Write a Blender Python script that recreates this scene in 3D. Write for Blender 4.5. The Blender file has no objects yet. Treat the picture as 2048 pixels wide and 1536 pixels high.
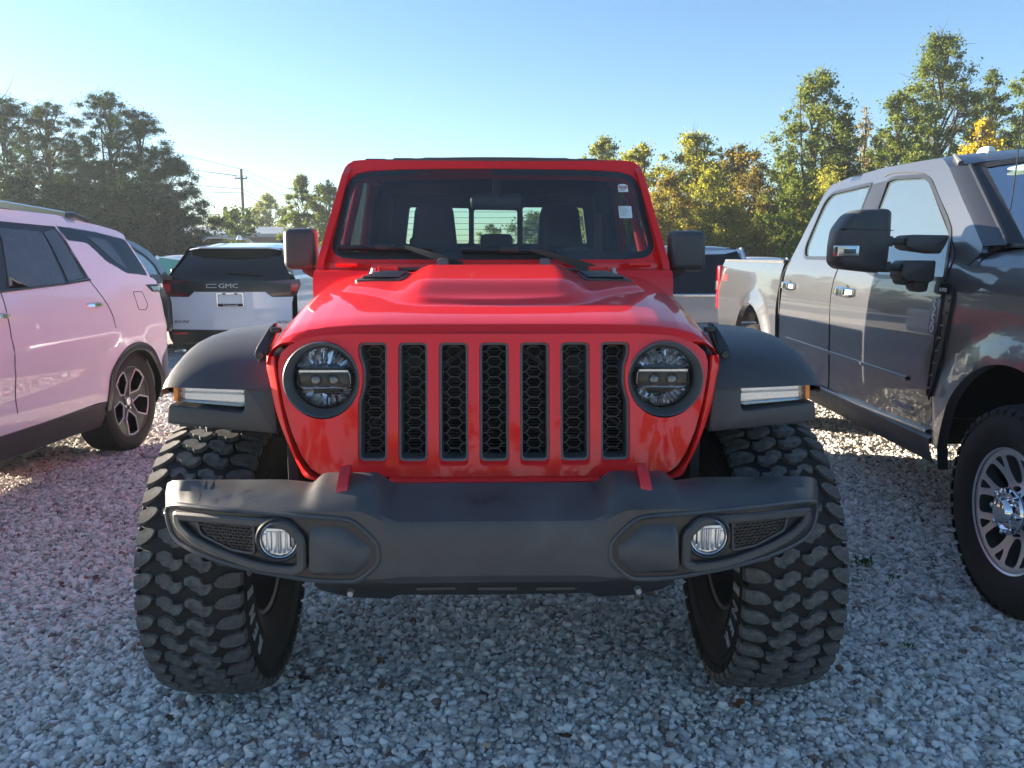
import bpy, bmesh, math, random
import numpy as np
from mathutils import Vector, Matrix, Euler
from mathutils.geometry import delaunay_2d_cdt

R = math.radians
scene = bpy.context.scene
COL = scene.collection
random.seed(7)
rng = np.random.default_rng(11)

# ------------------------------------------------------------------ camera, sky, sun, exposure
CAM_H, CAM_P, CAM_YAW, CAM_F = 1.5, R(8.82), R(1.25), 1650.0
cam = bpy.data.cameras.new('camera')
cam.sensor_width = 36.0
cam.lens = 36.0 * CAM_F / 2048.0
cam.clip_start, cam.clip_end = 0.05, 3000
cam_o = bpy.data.objects.new('camera', cam)
cam_o.location = (0, 0, CAM_H)
cam_o.rotation_euler = (R(90) - CAM_P, 0, -CAM_YAW)
COL.objects.link(cam_o)
scene.camera = cam_o

SUN_AZ, SUN_EL = R(-68), R(11)              # azimuth from +Y, clockwise positive
world = bpy.data.worlds.new('World')
scene.world = world
world.use_nodes = True
wn = world.node_tree
bg = wn.nodes['Background']
sky = wn.nodes.new('ShaderNodeTexSky')
sky.sky_type = 'NISHITA'
sky.sun_disc = False
sky.sun_elevation = SUN_EL
sky.sun_rotation = SUN_AZ
sky.altitude = 100
sky.air_density = 1.0
sky.dust_density = 0.5
sky.ozone_density = 3.6
wn.links.new(sky.outputs[0], bg.inputs[0])
bg.inputs[1].default_value = 0.050
sun = bpy.data.lights.new('sun', 'SUN')
sun.energy = 5.0
sun.angle = R(0.53)
sun.color = (1.0, 0.85, 0.66)
sun_o = bpy.data.objects.new('sun', sun)
sd = Vector((math.sin(SUN_AZ) * math.cos(SUN_EL), math.cos(SUN_AZ) * math.cos(SUN_EL), math.sin(SUN_EL)))
sun_o.rotation_euler = sd.to_track_quat('Z', 'Y').to_euler()
sun_o.location = (-30, 10, 20)
COL.objects.link(sun_o)
scene.view_settings.view_transform = 'Standard'
scene.view_settings.look = 'None'
scene.view_settings.exposure = 2.62
scene.view_settings.gamma = 1.0
scene.view_settings.use_curve_mapping = False
scene.render.engine = 'CYCLES'
scene.cycles.max_bounces = 8
scene.cycles.transparent_max_bounces = 12

# ------------------------------------------------------------------ survey: sight lines of the photograph -> points in the place
_fw = Vector((math.sin(CAM_YAW) * math.cos(CAM_P), math.cos(CAM_YAW) * math.cos(CAM_P), -math.sin(CAM_P)))
_rt = Vector((math.cos(CAM_YAW), -math.sin(CAM_YAW), 0))
_up = _rt.cross(_fw)
def ray(px, py):
    return _fw * CAM_F + _rt * (px - 1024) + _up * (768 - py)
def at(px, py, Y):
    r = ray(px, py); t = Y / r.y
    return Vector((r.x * t, Y, CAM_H + r.z * t))
def on(px, py, fY, Y=2.5):
    for _ in range(10):
        p = at(px, py, Y); Y = fY(p.x, p.z)
    return (p.x, p.z)

# ------------------------------------------------------------------ mesh builder
class MB:
    def __init__(s):
        s.v = []; s.f = []; s.m = []
    def add(s, vs, fs, mat=0):
        b = len(s.v)
        s.v.extend([tuple(p) for p in vs])
        for f in fs:
            s.f.append([b + i for i in f]); s.m.append(mat)
        return s
    def mesh(s, name, mats, off=(0, 0, 0), ang=38):
        me = bpy.data.meshes.new(name)
        v = np.array(s.v, dtype=float) - np.array(off)
        me.from_pydata(v.tolist(), [], s.f)
        for m in (mats if isinstance(mats, (list, tuple)) else [mats]):
            me.materials.append(m)
        me.polygons.foreach_set('material_index', s.m)
        me.polygons.foreach_set('use_smooth', [ang > 0] * len(s.f))
        if ang > 0:
            me.set_sharp_from_angle(angle=R(ang))
        me.update()
        return me

OFF = {}
def origin(o):
    while o is not None:
        if o.name in OFF: return OFF[o.name]
        o = o.parent
    return (0, 0, 0)
def tag(o, label=None, cat=None, group=None, kind=None):
    if label: o['label'] = label
    if cat: o['category'] = cat
    if group: o['group'] = group
    if kind: o['kind'] = kind
    return o
def thing(name, label, cat, loc=(0, 0, 0), rotz=0, group=None, off=None):
    o = bpy.data.objects.new(name, None)
    o.location = loc; o.rotation_euler = (0, 0, rotz)
    o.empty_display_size = 0.2
    COL.objects.link(o)
    OFF[o.name] = off if off is not None else (0, 0, 0)
    return tag(o, label, cat, group)
def part(name, mb, mats, parent=None, ang=38, label=None):
    me = mb.mesh(name, mats, origin(parent), ang) if isinstance(mb, MB) else mb
    o = bpy.data.objects.new(name, me)
    COL.objects.link(o)
    if parent is not None: o.parent = parent
    if label: o['label'] = label
    return o
def sub_empty(name, parent, loc):
    o = bpy.data.objects.new(name, None)
    COL.objects.link(o); o.parent = parent
    o.location = Vector(loc) - Vector(origin(parent))
    OFF[o.name] = (0, 0, 0)
    o.empty_display_size = 0.1
    return o

# ------------------------------------------------------------------ shapes
def area2(p):
    return sum(p[i][0] * p[(i + 1) % len(p)][1] - p[(i + 1) % len(p)][0] * p[i][1] for i in range(len(p))) / 2
def ccw(p):
    return list(p) if area2(p) > 0 else list(p)[::-1]
def inset(p, d):
    n = len(p); out = []
    for i in range(n):
        a, b, c = Vector(p[i - 1][:2]), Vector(p[i][:2]), Vector(p[(i + 1) % n][:2])
        e1 = (b - a); e2 = (c - b)
        if e1.length < 1e-9 or e2.length < 1e-9: out.append((b.x, b.y)); continue
        e1.normalize(); e2.normalize()
        n1 = Vector((-e1.y, e1.x)); n2 = Vector((-e2.y, e2.x))
        m = n1 + n2
        k = m.length_squared
        m = m * (2 / k) if k > 0.3 else n1
        out.append((b.x + m.x * d, b.y + m.y * d))
    return out
def rpoly(pts, r, seg=4):
    n = len(pts); out = []
    for i in range(n):
        a, b, c = Vector(pts[i - 1]), Vector(pts[i]), Vector(pts[(i + 1) % n])
        rr = r[i] if isinstance(r, (list, tuple)) else r
        d1 = (a - b); d2 = (c - b); l1, l2 = d1.length, d2.length
        if rr <= 0 or l1 < 1e-9 or l2 < 1e-9: out.append((b.x, b.y)); continue
        k = min(rr, l1 * .49, l2 * .49)
        p = b + d1.normalized() * k; q = b + d2.normalized() * k
        for j in range(seg + 1):
            t = j / seg
            w = (1 - t) ** 2 * p + 2 * t * (1 - t) * b + t * t * q
            out.append((w.x, w.y))
    return out
def circle(cx, cy, r, n=40, ry=None):
    ry = ry or r
    return [(cx + r * math.cos(2 * math.pi * i / n), cy + ry * math.sin(2 * math.pi * i / n)) for i in range(n)]
def resample(p, d):
    out = []
    for i in range(len(p)):
        a = p[i]; b = p[(i + 1) % len(p)]
        L = math.hypot(b[0] - a[0], b[1] - a[1]); k = max(1, int(math.ceil(L / d)))
        for j in range(k):
            out.append((a[0] + (b[0] - a[0]) * j / k, a[1] + (b[1] - a[1]) * j / k))
    return out
def spline(pts, n=8):
    """open Catmull-Rom through points of any dimension"""
    P = [np.array(p, float) for p in pts]; out = []
    for i in range(len(P) - 1):
        p0 = P[i - 1] if i > 0 else 2 * P[0] - P[1]
        p1, p2 = P[i], P[i + 1]
        p3 = P[i + 2] if i + 2 < len(P) else 2 * P[-1] - P[-2]
        for j in range(n):
            t = j / n
            out.append(tuple(.5 * ((2 * p1) + (p2 - p0) * t + (2 * p0 - 5 * p1 + 4 * p2 - p3) * t * t + (3 * p1 - p0 - 3 * p2 + p3) * t ** 3)))
    out.append(tuple(P[-1]))
    return out
def pip(P, poly):
    x, y = P[:, 0], P[:, 1]; ins = np.zeros(len(P), bool)
    n = len(poly)
    for i in range(n):
        x1, y1 = poly[i]; x2, y2 = poly[(i + 1) % n]
        if y1 == y2: continue
        c = ((y1 > y) != (y2 > y)) & (x < (x2 - x1) * (y - y1) / (y2 - y1) + x1)
        ins ^= c
    return ins
def sheet(mb, outline, fmap, holes=(), grid=.06, depth=.02, mat=0, rim_mat=None, inward=None):
    """a curved panel: 2-D outline with holes, filled, bent through fmap(u,v)->xyz, edges folded in by depth"""
    loops = [resample(ccw(outline), grid)] + [resample(ccw(h), grid) for h in holes]
    pts = []; edges = []; idx = []
    for lp in loops:
        b = len(pts); pts += lp; n = len(lp)
        edges += [(b + i, b + (i + 1) % n) for i in range(n)]
        idx.append(list(range(b, b + n)))
    A = np.array(pts)
    mn, mx = A.min(0), A.max(0)
    gx = np.arange(mn[0] + grid * .5, mx[0], grid); gy = np.arange(mn[1] + grid * .5, mx[1], grid)
    if len(gx) and len(gy):
        G = np.stack(np.meshgrid(gx, gy), -1).reshape(-1, 2)
        G = G + (rng.random(G.shape) - .5) * grid * .02
        k = pip(G, loops[0])
        for h in loops[1:]: k &= ~pip(G, h)
        G = G[k]
        if len(G):
            ok = np.ones(len(G), bool)
            for i in range(0, len(G), 400):
                d = np.sqrt(((G[i:i + 400, None] - A[None]) ** 2).sum(-1)).min(1)
                ok[i:i + 400] = d > grid * .55
            pts = pts + [tuple(g) for g in G[ok]]
    V, E_, Fc, ov, _, _ = delaunay_2d_cdt([Vector(p) for p in pts], edges, [], 0, 1e-6)
    Va = np.array([(v.x, v.y) for v in V])
    cen = np.array([Va[list(f)].mean(0) for f in Fc])
    keep = pip(cen, loops[0])
    for h in loops[1:]: keep &= ~pip(cen, h)
    faces = [list(f) for f, k in zip(Fc, keep) if k]
    P3 = [Vector(fmap(u, v)) for u, v in Va]
    inv = {}
    for i, o in enumerate(ov):
        for j in o: inv[j] = i
    vs = list(P3); rims = []
    e = 1e-3
    if depth:
        for lp in idx:
            n = len(lp); back = []
            for j in lp:
                i = inv[j]; u, v = Va[i]
                if inward is not None: nn = Vector(inward) * -1
                else:
                    du = Vector(fmap(u + e, v)) - Vector(fmap(u - e, v)); dv = Vector(fmap(u, v + e)) - Vector(fmap(u, v - e))
                    nn = du.cross(dv)
                    nn = nn.normalized() if nn.length > 0 else Vector((0, -1, 0))
                vs.append(P3[i] - nn * depth); back.append(len(vs) - 1)
            for q in range(n):
                rims.append([inv[lp[q]], back[q], back[(q + 1) % n], inv[lp[(q + 1) % n]]])
    b = len(mb.v)
    mb.add(vs, faces, mat)
    for f in rims:
        mb.f.append([b + i for i in f]); mb.m.append(mat if rim_mat is None else rim_mat)
    return mb
def frame(o, ux, uy):
    o, ux, uy = Vector(o), Vector(ux).normalized(), Vector(uy).normalized()
    uz = ux.cross(uy)
    return lambda u, v, w=0: o + ux * u + uy * v + uz * w
def prism(mb, pts, fr, d0, d1, bev=0, mat=0, back=True):
    """polygon pushed from d0 to d1 (d1 = front, chamfered by bev)"""
    p = ccw(pts); n = len(p)
    rings = [[fr(u, v, d0) for u, v in p]]
    s = 1 if d1 > d0 else -1
    if bev > 0:
        rings.append([fr(u, v, d1 - s * bev) for u, v in p])
        q2 = inset(p, bev * .3)
        rings.append([fr(u, v, d1 - s * bev * .3) for u, v in q2])
        q = inset(p, bev)
    else: q = p
    rings.append([fr(u, v, d1) for u, v in q])
    vs = [x for r_ in rings for x in r_]; fs = []
    for k in range(len(rings) - 1):
        for i in range(n):
            j = (i + 1) % n
            fs.append([k * n + i, k * n + j, (k + 1) * n + j, (k + 1) * n + i])
    fs.append([(len(rings) - 1) * n + i for i in range(n)])
    if back: fs.append([i for i in range(n)][::-1])
    return mb.add(vs, fs, mat)
def ring_prism(mb, outer, inner, fr, d0, d1, mat=0):
    """flat band between two loops with the same number of points"""
    n = len(outer)
    vs = [fr(u, v, d0) for u, v in outer] + [fr(u, v, d1) for u, v in outer] + [fr(u, v, d1) for u, v in inner] + [fr(u, v, d0) for u, v in inner]
    fs = []
    for k in range(3):
        for i in range(n):
            j = (i + 1) % n
            fs.append([k * n + i, k * n + j, (k + 1) * n + j, (k + 1) * n + i])
    return mb.add(vs, fs, mat)
def loft(mb, rings, closed=False, cap0=False, cap1=False, mat=0):
    n = len(rings[0]); vs = [p for r_ in rings for p in r_]; fs = []
    for k in range(len(rings) - 1):
        for i in range(n if closed else n - 1):
            j = (i + 1) % n
            fs.append([k * n + i, k * n + j, (k + 1) * n + j, (k + 1) * n + i])
    if cap0: fs.append(list(range(n))[::-1])
    if cap1: fs.append([(len(rings) - 1) * n + i for i in range(n)])
    return mb.add(vs, fs, mat)
def axis_frame(ax):
    ax = Vector(ax).normalized()
    t = Vector((0, 0, 1)) if abs(ax.z) < .9 else Vector((1, 0, 0))
    a = ax.cross(t).normalized(); b = ax.cross(a)
    return ax, a, b
def lathe(mb, prof, o, ax, seg=40, mat=0):
    o = Vector(o); ax, a, b = axis_frame(ax)
    rings = []
    for h, r_ in prof:
        rings.append([o + ax * h + (a * math.cos(2 * math.pi * i / seg) + b * math.sin(2 * math.pi * i / seg)) * max(r_, 1e-4) for i in range(seg)])
    return loft(mb, rings, True, False, False, mat)
def cyl(mb, p, q, r0, r1=None, seg=16, mat=0, caps=True):
    p, q = Vector(p), Vector(q); r1 = r0 if r1 is None else r1
    ax, a, b = axis_frame(q - p)
    rings = [[c + (a * math.cos(2 * math.pi * i / seg) + b * math.sin(2 * math.pi * i / seg)) * r_ for i in range(seg)] for c, r_ in ((p, r0), (q, r1))]
    return loft(mb, rings, True, caps, caps, mat)
def tube(mb, pts, r, seg=8, closed=False, mat=0):
    P = [Vector(p) for p in pts]; n = len(P); rings = []
    prev = None
    for i in range(n):
        if closed: t = P[(i + 1) % n] - P[i - 1]
        else: t = P[min(i + 1, n - 1)] - P[max(i - 1, 0)]
        t.normalize()
        if prev is None: _, a, b = axis_frame(t)
        else:
            a = prev - t * prev.dot(t); a.normalize(); b = t.cross(a)
        prev = a
        rr = r[i] if isinstance(r, (list, tuple)) else r
        rings.append([P[i] + (a * math.cos(2 * math.pi * k / seg) + b * math.sin(2 * math.pi * k / seg)) * rr for k in range(seg)])
    if closed: rings.append(rings[0])
    return loft(mb, rings, True, not closed, not closed, mat)
def bar(mb, p, q, w, d, nrm, mat=0):
    p, q, nrm = Vector(p), Vector(q), Vector(nrm).normalized()
    t = (q - p).normalized(); s = t.cross(nrm).normalized() * w * .5; n2 = nrm * d * .5
    vs = [p + s + n2, p - s + n2, p - s - n2, p + s - n2, q + s + n2, q - s + n2, q - s - n2, q + s - n2]
    return mb.add(vs, [(0, 1, 5, 4), (1, 2, 6, 5), (2, 3, 7, 6), (3, 0, 4, 7), (0, 3, 2, 1), (4, 5, 6, 7)], mat)
def rbox(mb, c, s, bev=.01, seg=2, rot=None, mat=0, fn=None):
    bm = bmesh.new(); bmesh.ops.create_cube(bm, size=1)
    for v in bm.verts: v.co = Vector((v.co.x * s[0], v.co.y * s[1], v.co.z * s[2]))
    if fn:
        for v in bm.verts: v.co = Vector(fn(*v.co))
    if bev > 0: bmesh.ops.bevel(bm, geom=list(bm.edges), offset=bev, segments=seg, profile=.5, affect='EDGES')
    M = rot.to_matrix() if rot is not None else Matrix.Identity(3)
    bm.verts.index_update()
    vs = [M @ v.co + Vector(c) for v in bm.verts]; fs = [[v.index for v in f.verts] for f in bm.faces]
    bm.free()
    return mb.add(vs, fs, mat)
def text(mb, s, size, fr, extr=.002, mat=0, align='CENTER', outline=0, sx=1.0, shear=0, res=2, space=1.0):
    cu = bpy.data.curves.new('lettering', 'FONT')
    cu.body = s; cu.size = size; cu.align_x = align; cu.align_y = 'CENTER'; cu.resolution_u = res
    cu.shear = shear; cu.space_character = space
    if outline:
        cu.fill_mode = 'NONE'; cu.bevel_depth = outline; cu.bevel_resolution = 0
    else:
        cu.extrude = extr
    ob = bpy.data.objects.new('lettering', cu)
    me = bpy.data.meshes.new_from_object(ob)
    vs = [fr(v.co.x * sx, v.co.y, v.co.z + extr) for v in me.vertices]
    fs = [list(p.vertices) for p in me.polygons]
    bpy.data.objects.remove(ob); bpy.data.meshes.remove(me); bpy.data.curves.remove(cu)
    return mb.add(vs, fs, mat)
def sstep(a, b, x):
    t = min(1, max(0, (x - a) / (b - a))); return t * t * (3 - 2 * t)
def lerp(a, b, t): return a + (b - a) * t
def interp(x, xs, ys): return float(np.interp(x, xs, ys))

# ------------------------------------------------------------------ materials
def new_mat(name):
    m = bpy.data.materials.new(name); m.use_nodes = True
    nt = m.node_tree; b = nt.nodes['Principled BSDF']
    return m, nt, b
def noise(nt, scale, detail=4, rough=.55, coord='Object'):
    tc = nt.nodes.new('ShaderNodeTexCoord'); n = nt.nodes.new('ShaderNodeTexNoise')
    n.inputs['Scale'].default_value = scale; n.inputs['Detail'].default_value = detail; n.inputs['Roughness'].default_value = rough
    nt.links.new(tc.outputs[coord], n.inputs['Vector']); return n
def ramp(nt, src, stops):
    r_ = nt.nodes.new('ShaderNodeValToRGB')
    el = r_.color_ramp.elements
    while len(el) < len(stops): el.new(.5)
    for e_, (p, c) in zip(el, stops):
        e_.position = p; e_.color = (c[0], c[1], c[2], 1) if isinstance(c, (tuple, list)) else (c, c, c, 1)
    nt.links.new(src, r_.inputs[0]); return r_
def bump(nt, b, src, strength, dist):
    bp = nt.nodes.new('ShaderNodeBump'); bp.inputs['Strength'].default_value = strength; bp.inputs['Distance'].default_value = dist
    nt.links.new(src, bp.inputs['Height']); nt.links.new(bp.outputs[0], b.inputs['Normal']); return bp
def pbr(name, c, rough=.5, metal=0, coat=0, coat_r=.03, spec=.5, ior=1.5, vary=0, vscale=6, bmp=0, bscale=300, bdist=.001, emit=None, rv=0):
    m, nt, b = new_mat(name)
    b.inputs['Base Color'].default_value = (*c, 1); b.inputs['Roughness'].default_value = rough
    b.inputs['Metallic'].default_value = metal; b.inputs['Coat Weight'].default_value = coat
    b.inputs['Coat Roughness'].default_value = coat_r; b.inputs['Specular IOR Level'].default_value = spec; b.inputs['IOR'].default_value = ior
    if vary:
        n = noise(nt, vscale, 6, .6)
        r_ = ramp(nt, n.outputs[0], [(.3, tuple(x * (1 - vary) for x in c)), (.7, tuple(min(1, x * (1 + vary)) for x in c))])
        nt.links.new(r_.outputs[0], b.inputs['Base Color'])
    if rv:
        n = noise(nt, vscale * 1.7, 5, .6)
        r_ = ramp(nt, n.outputs[0], [(.3, max(0, rough - rv)), (.72, min(1, rough + rv))])
        nt.links.new(r_.outputs[0], b.inputs['Roughness'])
    if bmp:
        n = noise(nt, bscale, 3, .6); bump(nt, b, n.outputs[0], bmp, bdist)
    return m
def glassy(name, tint, refl=.06, rough=0.0, ior=1.5, film=0.):
    """thin pane: clear tint with a fresnel reflection"""
    m = bpy.data.materials.new(name); m.use_nodes = True; nt = m.node_tree; nt.nodes.clear()
    out = nt.nodes.new('ShaderNodeOutputMaterial'); mx = nt.nodes.new('ShaderNodeMixShader')
    tr = nt.nodes.new('ShaderNodeBsdfTransparent'); tr.inputs[0].default_value = (*tint, 1)
    gl = nt.nodes.new('ShaderNodeBsdfGlossy'); gl.inputs['Roughness'].default_value = rough
    fr = nt.nodes.new('ShaderNodeFresnel'); fr.inputs[0].default_value = ior
    nt.links.new(fr.outputs[0], mx.inputs[0]); nt.links.new(tr.outputs[0], mx.inputs[1]); nt.links.new(gl.outputs[0], mx.inputs[2])
    if film:
        df = nt.nodes.new('ShaderNodeBsdfDiffuse'); df.inputs[0].default_value = (.55, .58, .62, 1); m3 = nt.nodes.new('ShaderNodeMixShader')
        n = noise(nt, 2.5, 6, .6); r_ = ramp(nt, n.outputs[0], [(.3, film * .6), (.7, film * 1.5)]); nt.links.new(r_.outputs[0], m3.inputs[0])
        nt.links.new(mx.outputs[0], m3.inputs[1]); nt.links.new(df.outputs[0], m3.inputs[2]); mx = m3
    nt.links.new(mx.outputs[0], out.inputs[0]); return m
def paint(name, c, rough=.3, metal=0., coat=1., dust=.25, dustc=(.45, .36, .25), coat_r=.02, spec=.5):
    """car paint with a coat and a film of fine dust specks on upward faces"""
    m, nt, b = new_mat(name)
    b.inputs['Roughness'].default_value = rough; b.inputs['Metallic'].default_value = metal
    b.inputs['Coat Weight'].default_value = coat; b.inputs['Coat Roughness'].default_value = coat_r; b.inputs['Specular IOR Level'].default_value = spec
    n1 = noise(nt, 420, 2, .5); n2 = noise(nt, 5, 5, .6)
    g = nt.nodes.new('ShaderNodeNewGeometry'); sp = nt.nodes.new('ShaderNodeSeparateXYZ'); nt.links.new(g.outputs['Normal'], sp.inputs[0])
    upf = ramp(nt, sp.outputs['Z'], [(.55, .12), (.97, 1.)])
    r1 = ramp(nt, n1.outputs[0], [(.56, 0.), (.70, 1.)]); r2 = ramp(nt, n2.outputs[0], [(.35, .15), (.7, 1.)])
    m1 = nt.nodes.new('ShaderNodeMath'); m1.operation = 'MULTIPLY'; nt.links.new(r1.outputs[0], m1.inputs[0]); nt.links.new(r2.outputs[0], m1.inputs[1])
    m2 = nt.nodes.new('ShaderNodeMath'); m2.operation = 'MULTIPLY'; nt.links.new(m1.outputs[0], m2.inputs[0]); nt.links.new(upf.outputs[0], m2.inputs[1])
    m3 = nt.nodes.new('ShaderNodeMath'); m3.operation = 'MULTIPLY'; nt.links.new(m2.outputs[0], m3.inputs[0]); m3.inputs[1].default_value = dust
    mx = nt.nodes.new('ShaderNodeMix'); mx.data_type = 'RGBA'
    mx.inputs['A'].default_value = (*c, 1); mx.inputs['B'].default_value = (*dustc, 1)
    nt.links.new(m3.outputs[0], mx.inputs['Factor']); nt.links.new(mx.outputs['Result'], b.inputs['Base Color'])
    cw = nt.nodes.new('ShaderNodeMath'); cw.operation = 'MULTIPLY_ADD'; nt.links.new(m2.outputs[0], cw.inputs[0]); cw.inputs[1].default_value = .12; cw.inputs[2].default_value = coat_r
    nt.links.new(cw.outputs[0], b.inputs['Coat Roughness'])
    return m
M = {}
M['red'] = paint('red_paint', (.80, .012, .014), .40, 0, .75, .22, spec=.10)
M['grey_metal'] = paint('grey_metallic_paint', (.095, .10, .112), .36, .7, 1, .10)
M['white'] = paint('pearl_white_paint', (.84, .85, .87), .35, 0, 1, .05)
M['white2'] = paint('white_paint', (.74, .76, .80), .35, 0, 1, .06)
M['silver'] = paint('silver_paint', (.42, .44, .48), .32, .6, 1, .08)
M['darkcar'] = paint('dark_grey_paint', (.05, .055, .06), .3, .4, 1, .1)
M['plastic'] = pbr('black_plastic', (.052, .053, .056), .48, vary=.22, vscale=3, bmp=.25, bscale=900, bdist=.0006, rv=.08)
M['plastic_g'] = pbr('satin_black_plastic', (.018, .019, .021), .28, vary=.1)
M['plastic_grey'] = pbr('grey_trim_plastic', (.105, .112, .120), .38, vary=.12, rv=.06)
M['rubber'] = pbr('tyre_rubber', (.011, .0105, .010), .75, vary=.35, vscale=9, bmp=.3, bscale=240, bdist=.001)
def _tread():
    m, nt, b = new_mat('dusty_tread_rubber')
    n = noise(nt, 34, 8, .72); n2 = noise(nt, 260, 3, .6)
    r_ = ramp(nt, n.outputs[0], [(.32, (.045, .044, .043)), (.48, (.085, .083, .080)), (.62, (.135, .131, .125)), (.78, (.27, .26, .24))])
    nt.links.new(r_.outputs[0], b.inputs['Base Color']); b.inputs['Roughness'].default_value = .86
    bump(nt, b, n2.outputs[0], .5, .0015); return m
M['tread'] = _tread()
M['letter'] = pbr('raised_tyre_letter', (.34, .34, .34), .7)
M['black'] = pbr('flat_black', (.008, .008, .009), .7)
M['dark'] = pbr('dark_cavity', (.004, .004, .005), .9)
M['chrome'] = pbr('chrome', (.82, .83, .85), .05, 1)
M['chrome_r'] = pbr('brushed_chrome', (.60, .61, .63), .2, 1)
M['alloy'] = pbr('machined_alloy', (.72, .72, .73), .42, .8, vary=.08)
M['edge'] = pbr('machined_edge', (.55, .55, .56), .4, .3)
M['alloy_dark'] = pbr('dark_alloy', (.10, .105, .115), .32, .6)
M['reflector'] = pbr('headlight_reflector', (.84, .86, .90), .16, .75)
M['windshield'] = glassy('windshield_glass', (.66, .76, .76), ior=1.45, film=.055)
M['pane'] = glassy('clear_green_glass', (.70, .88, .80), ior=1.45)
M['lens'] = glassy('clear_lens', (.93, .95, .96), ior=1.4)
M['tint'] = glassy('tinted_glass', (.10, .12, .12), ior=1.45)
M['privacy'] = pbr('privacy_glass', (.006, .007, .009), .03, 0, 0, spec=.5, ior=1.52)
M['sideglass'] = pbr('side_window_glass', (.05, .07, .08), .02, 0, 1, 0, spec=.6, ior=1.7)
M['privacy_haze'] = pbr('dusty_privacy_glass', (.05, .055, .06), .12, 0, .6, .04, vary=.4, vscale=3)
M['amber'] = pbr('amber_lens', (.90, .24, .01), .12, 0, 1)
M['redlens'] = pbr('red_lens', (.55, .006, .012), .12, 0, 1)
M['darkred'] = pbr('dark_red_lens', (.10, .006, .010), .08, 0, 1)
M['hookred'] = pbr('red_hook_paint', (.52, .010, .014), .35, 0, .4)
M['paper'] = pbr('sticker_paper', (.72, .76, .74), .6)
M['paper_red'] = pbr('sticker_red', (.45, .03, .04), .6)
M['ink'] = pbr('ink', (.05, .06, .07), .6)
M['seat'] = pbr('black_seat_fabric', (.012, .012, .014), .8)
M['badge_white'] = pbr('badge_white', (.75, .78, .8), .4)
M['wood'] = pbr('pole_wood', (.10, .085, .07), .85, vary=.3, vscale=2)
M['galv'] = pbr('galvanised_steel', (.38, .40, .42), .5, .6)
# ================================================================== ground and gravel
def ground_mat():
    m, nt, b = new_mat('gravel_ground')
    tc = nt.nodes.new('ShaderNodeTexCoord')
    vo = nt.nodes.new('ShaderNodeTexVoronoi'); vo.inputs['Scale'].default_value = 30; vo.inputs['Randomness'].default_value = 1
    nt.links.new(tc.outputs['Object'], vo.inputs['Vector'])
    sp = nt.nodes.new('ShaderNodeSeparateColor'); nt.links.new(vo.outputs['Color'], sp.inputs[0])
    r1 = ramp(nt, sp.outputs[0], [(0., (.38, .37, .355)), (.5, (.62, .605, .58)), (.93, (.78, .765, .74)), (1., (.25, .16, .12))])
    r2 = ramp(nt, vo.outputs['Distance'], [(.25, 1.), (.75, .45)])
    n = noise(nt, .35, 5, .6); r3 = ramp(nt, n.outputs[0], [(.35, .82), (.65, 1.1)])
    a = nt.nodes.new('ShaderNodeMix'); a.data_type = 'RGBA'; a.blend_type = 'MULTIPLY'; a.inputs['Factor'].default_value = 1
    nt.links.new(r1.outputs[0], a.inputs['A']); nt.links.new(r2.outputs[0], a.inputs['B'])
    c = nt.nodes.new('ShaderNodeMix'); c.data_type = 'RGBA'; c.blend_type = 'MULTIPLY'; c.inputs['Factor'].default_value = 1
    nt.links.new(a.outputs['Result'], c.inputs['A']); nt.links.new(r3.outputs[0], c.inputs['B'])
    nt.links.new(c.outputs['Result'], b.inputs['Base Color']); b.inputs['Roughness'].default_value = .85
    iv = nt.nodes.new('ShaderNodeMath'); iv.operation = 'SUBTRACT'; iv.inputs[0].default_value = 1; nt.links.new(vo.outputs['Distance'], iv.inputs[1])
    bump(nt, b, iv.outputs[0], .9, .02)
    return m
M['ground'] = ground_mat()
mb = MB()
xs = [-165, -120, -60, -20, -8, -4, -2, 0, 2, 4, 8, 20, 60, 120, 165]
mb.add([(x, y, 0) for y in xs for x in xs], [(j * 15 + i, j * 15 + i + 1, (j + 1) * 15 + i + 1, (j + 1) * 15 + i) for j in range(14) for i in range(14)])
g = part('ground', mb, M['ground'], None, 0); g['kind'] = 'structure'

def stone_mat():
    m, nt, b = new_mat('limestone_chip')
    oi = nt.nodes.new('ShaderNodeObjectInfo')
    r1 = ramp(nt, oi.outputs['Random'], [(0., (.25, .24, .22)), (.12, (.47, .45, .41)), (.45, (.70, .67, .62)), (.80, (.83, .80, .75)), (.945, (.90, .88, .84)), (.972, (.42, .33, .26)), (1., (.17, .085, .06))])
    r1.color_ramp.interpolation = 'LINEAR'
    n = noise(nt, 45, 6, .68); r2 = ramp(nt, n.outputs[0], [(.30, .66), (.5, .96), (.72, 1.2)])
    a = nt.nodes.new('ShaderNodeMix'); a.data_type = 'RGBA'; a.blend_type = 'MULTIPLY'; a.inputs['Factor'].default_value = 1
    nt.links.new(r1.outputs[0], a.inputs['A']); nt.links.new(r2.outputs[0], a.inputs['B'])
    nt.links.new(a.outputs['Result'], b.inputs['Base Color']); b.inputs['Roughness'].default_value = .75
    n2 = noise(nt, 160, 4, .7); bump(nt, b, n2.outputs[0], .35, .002)
    return m
M['stone'] = stone_mat()
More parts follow.
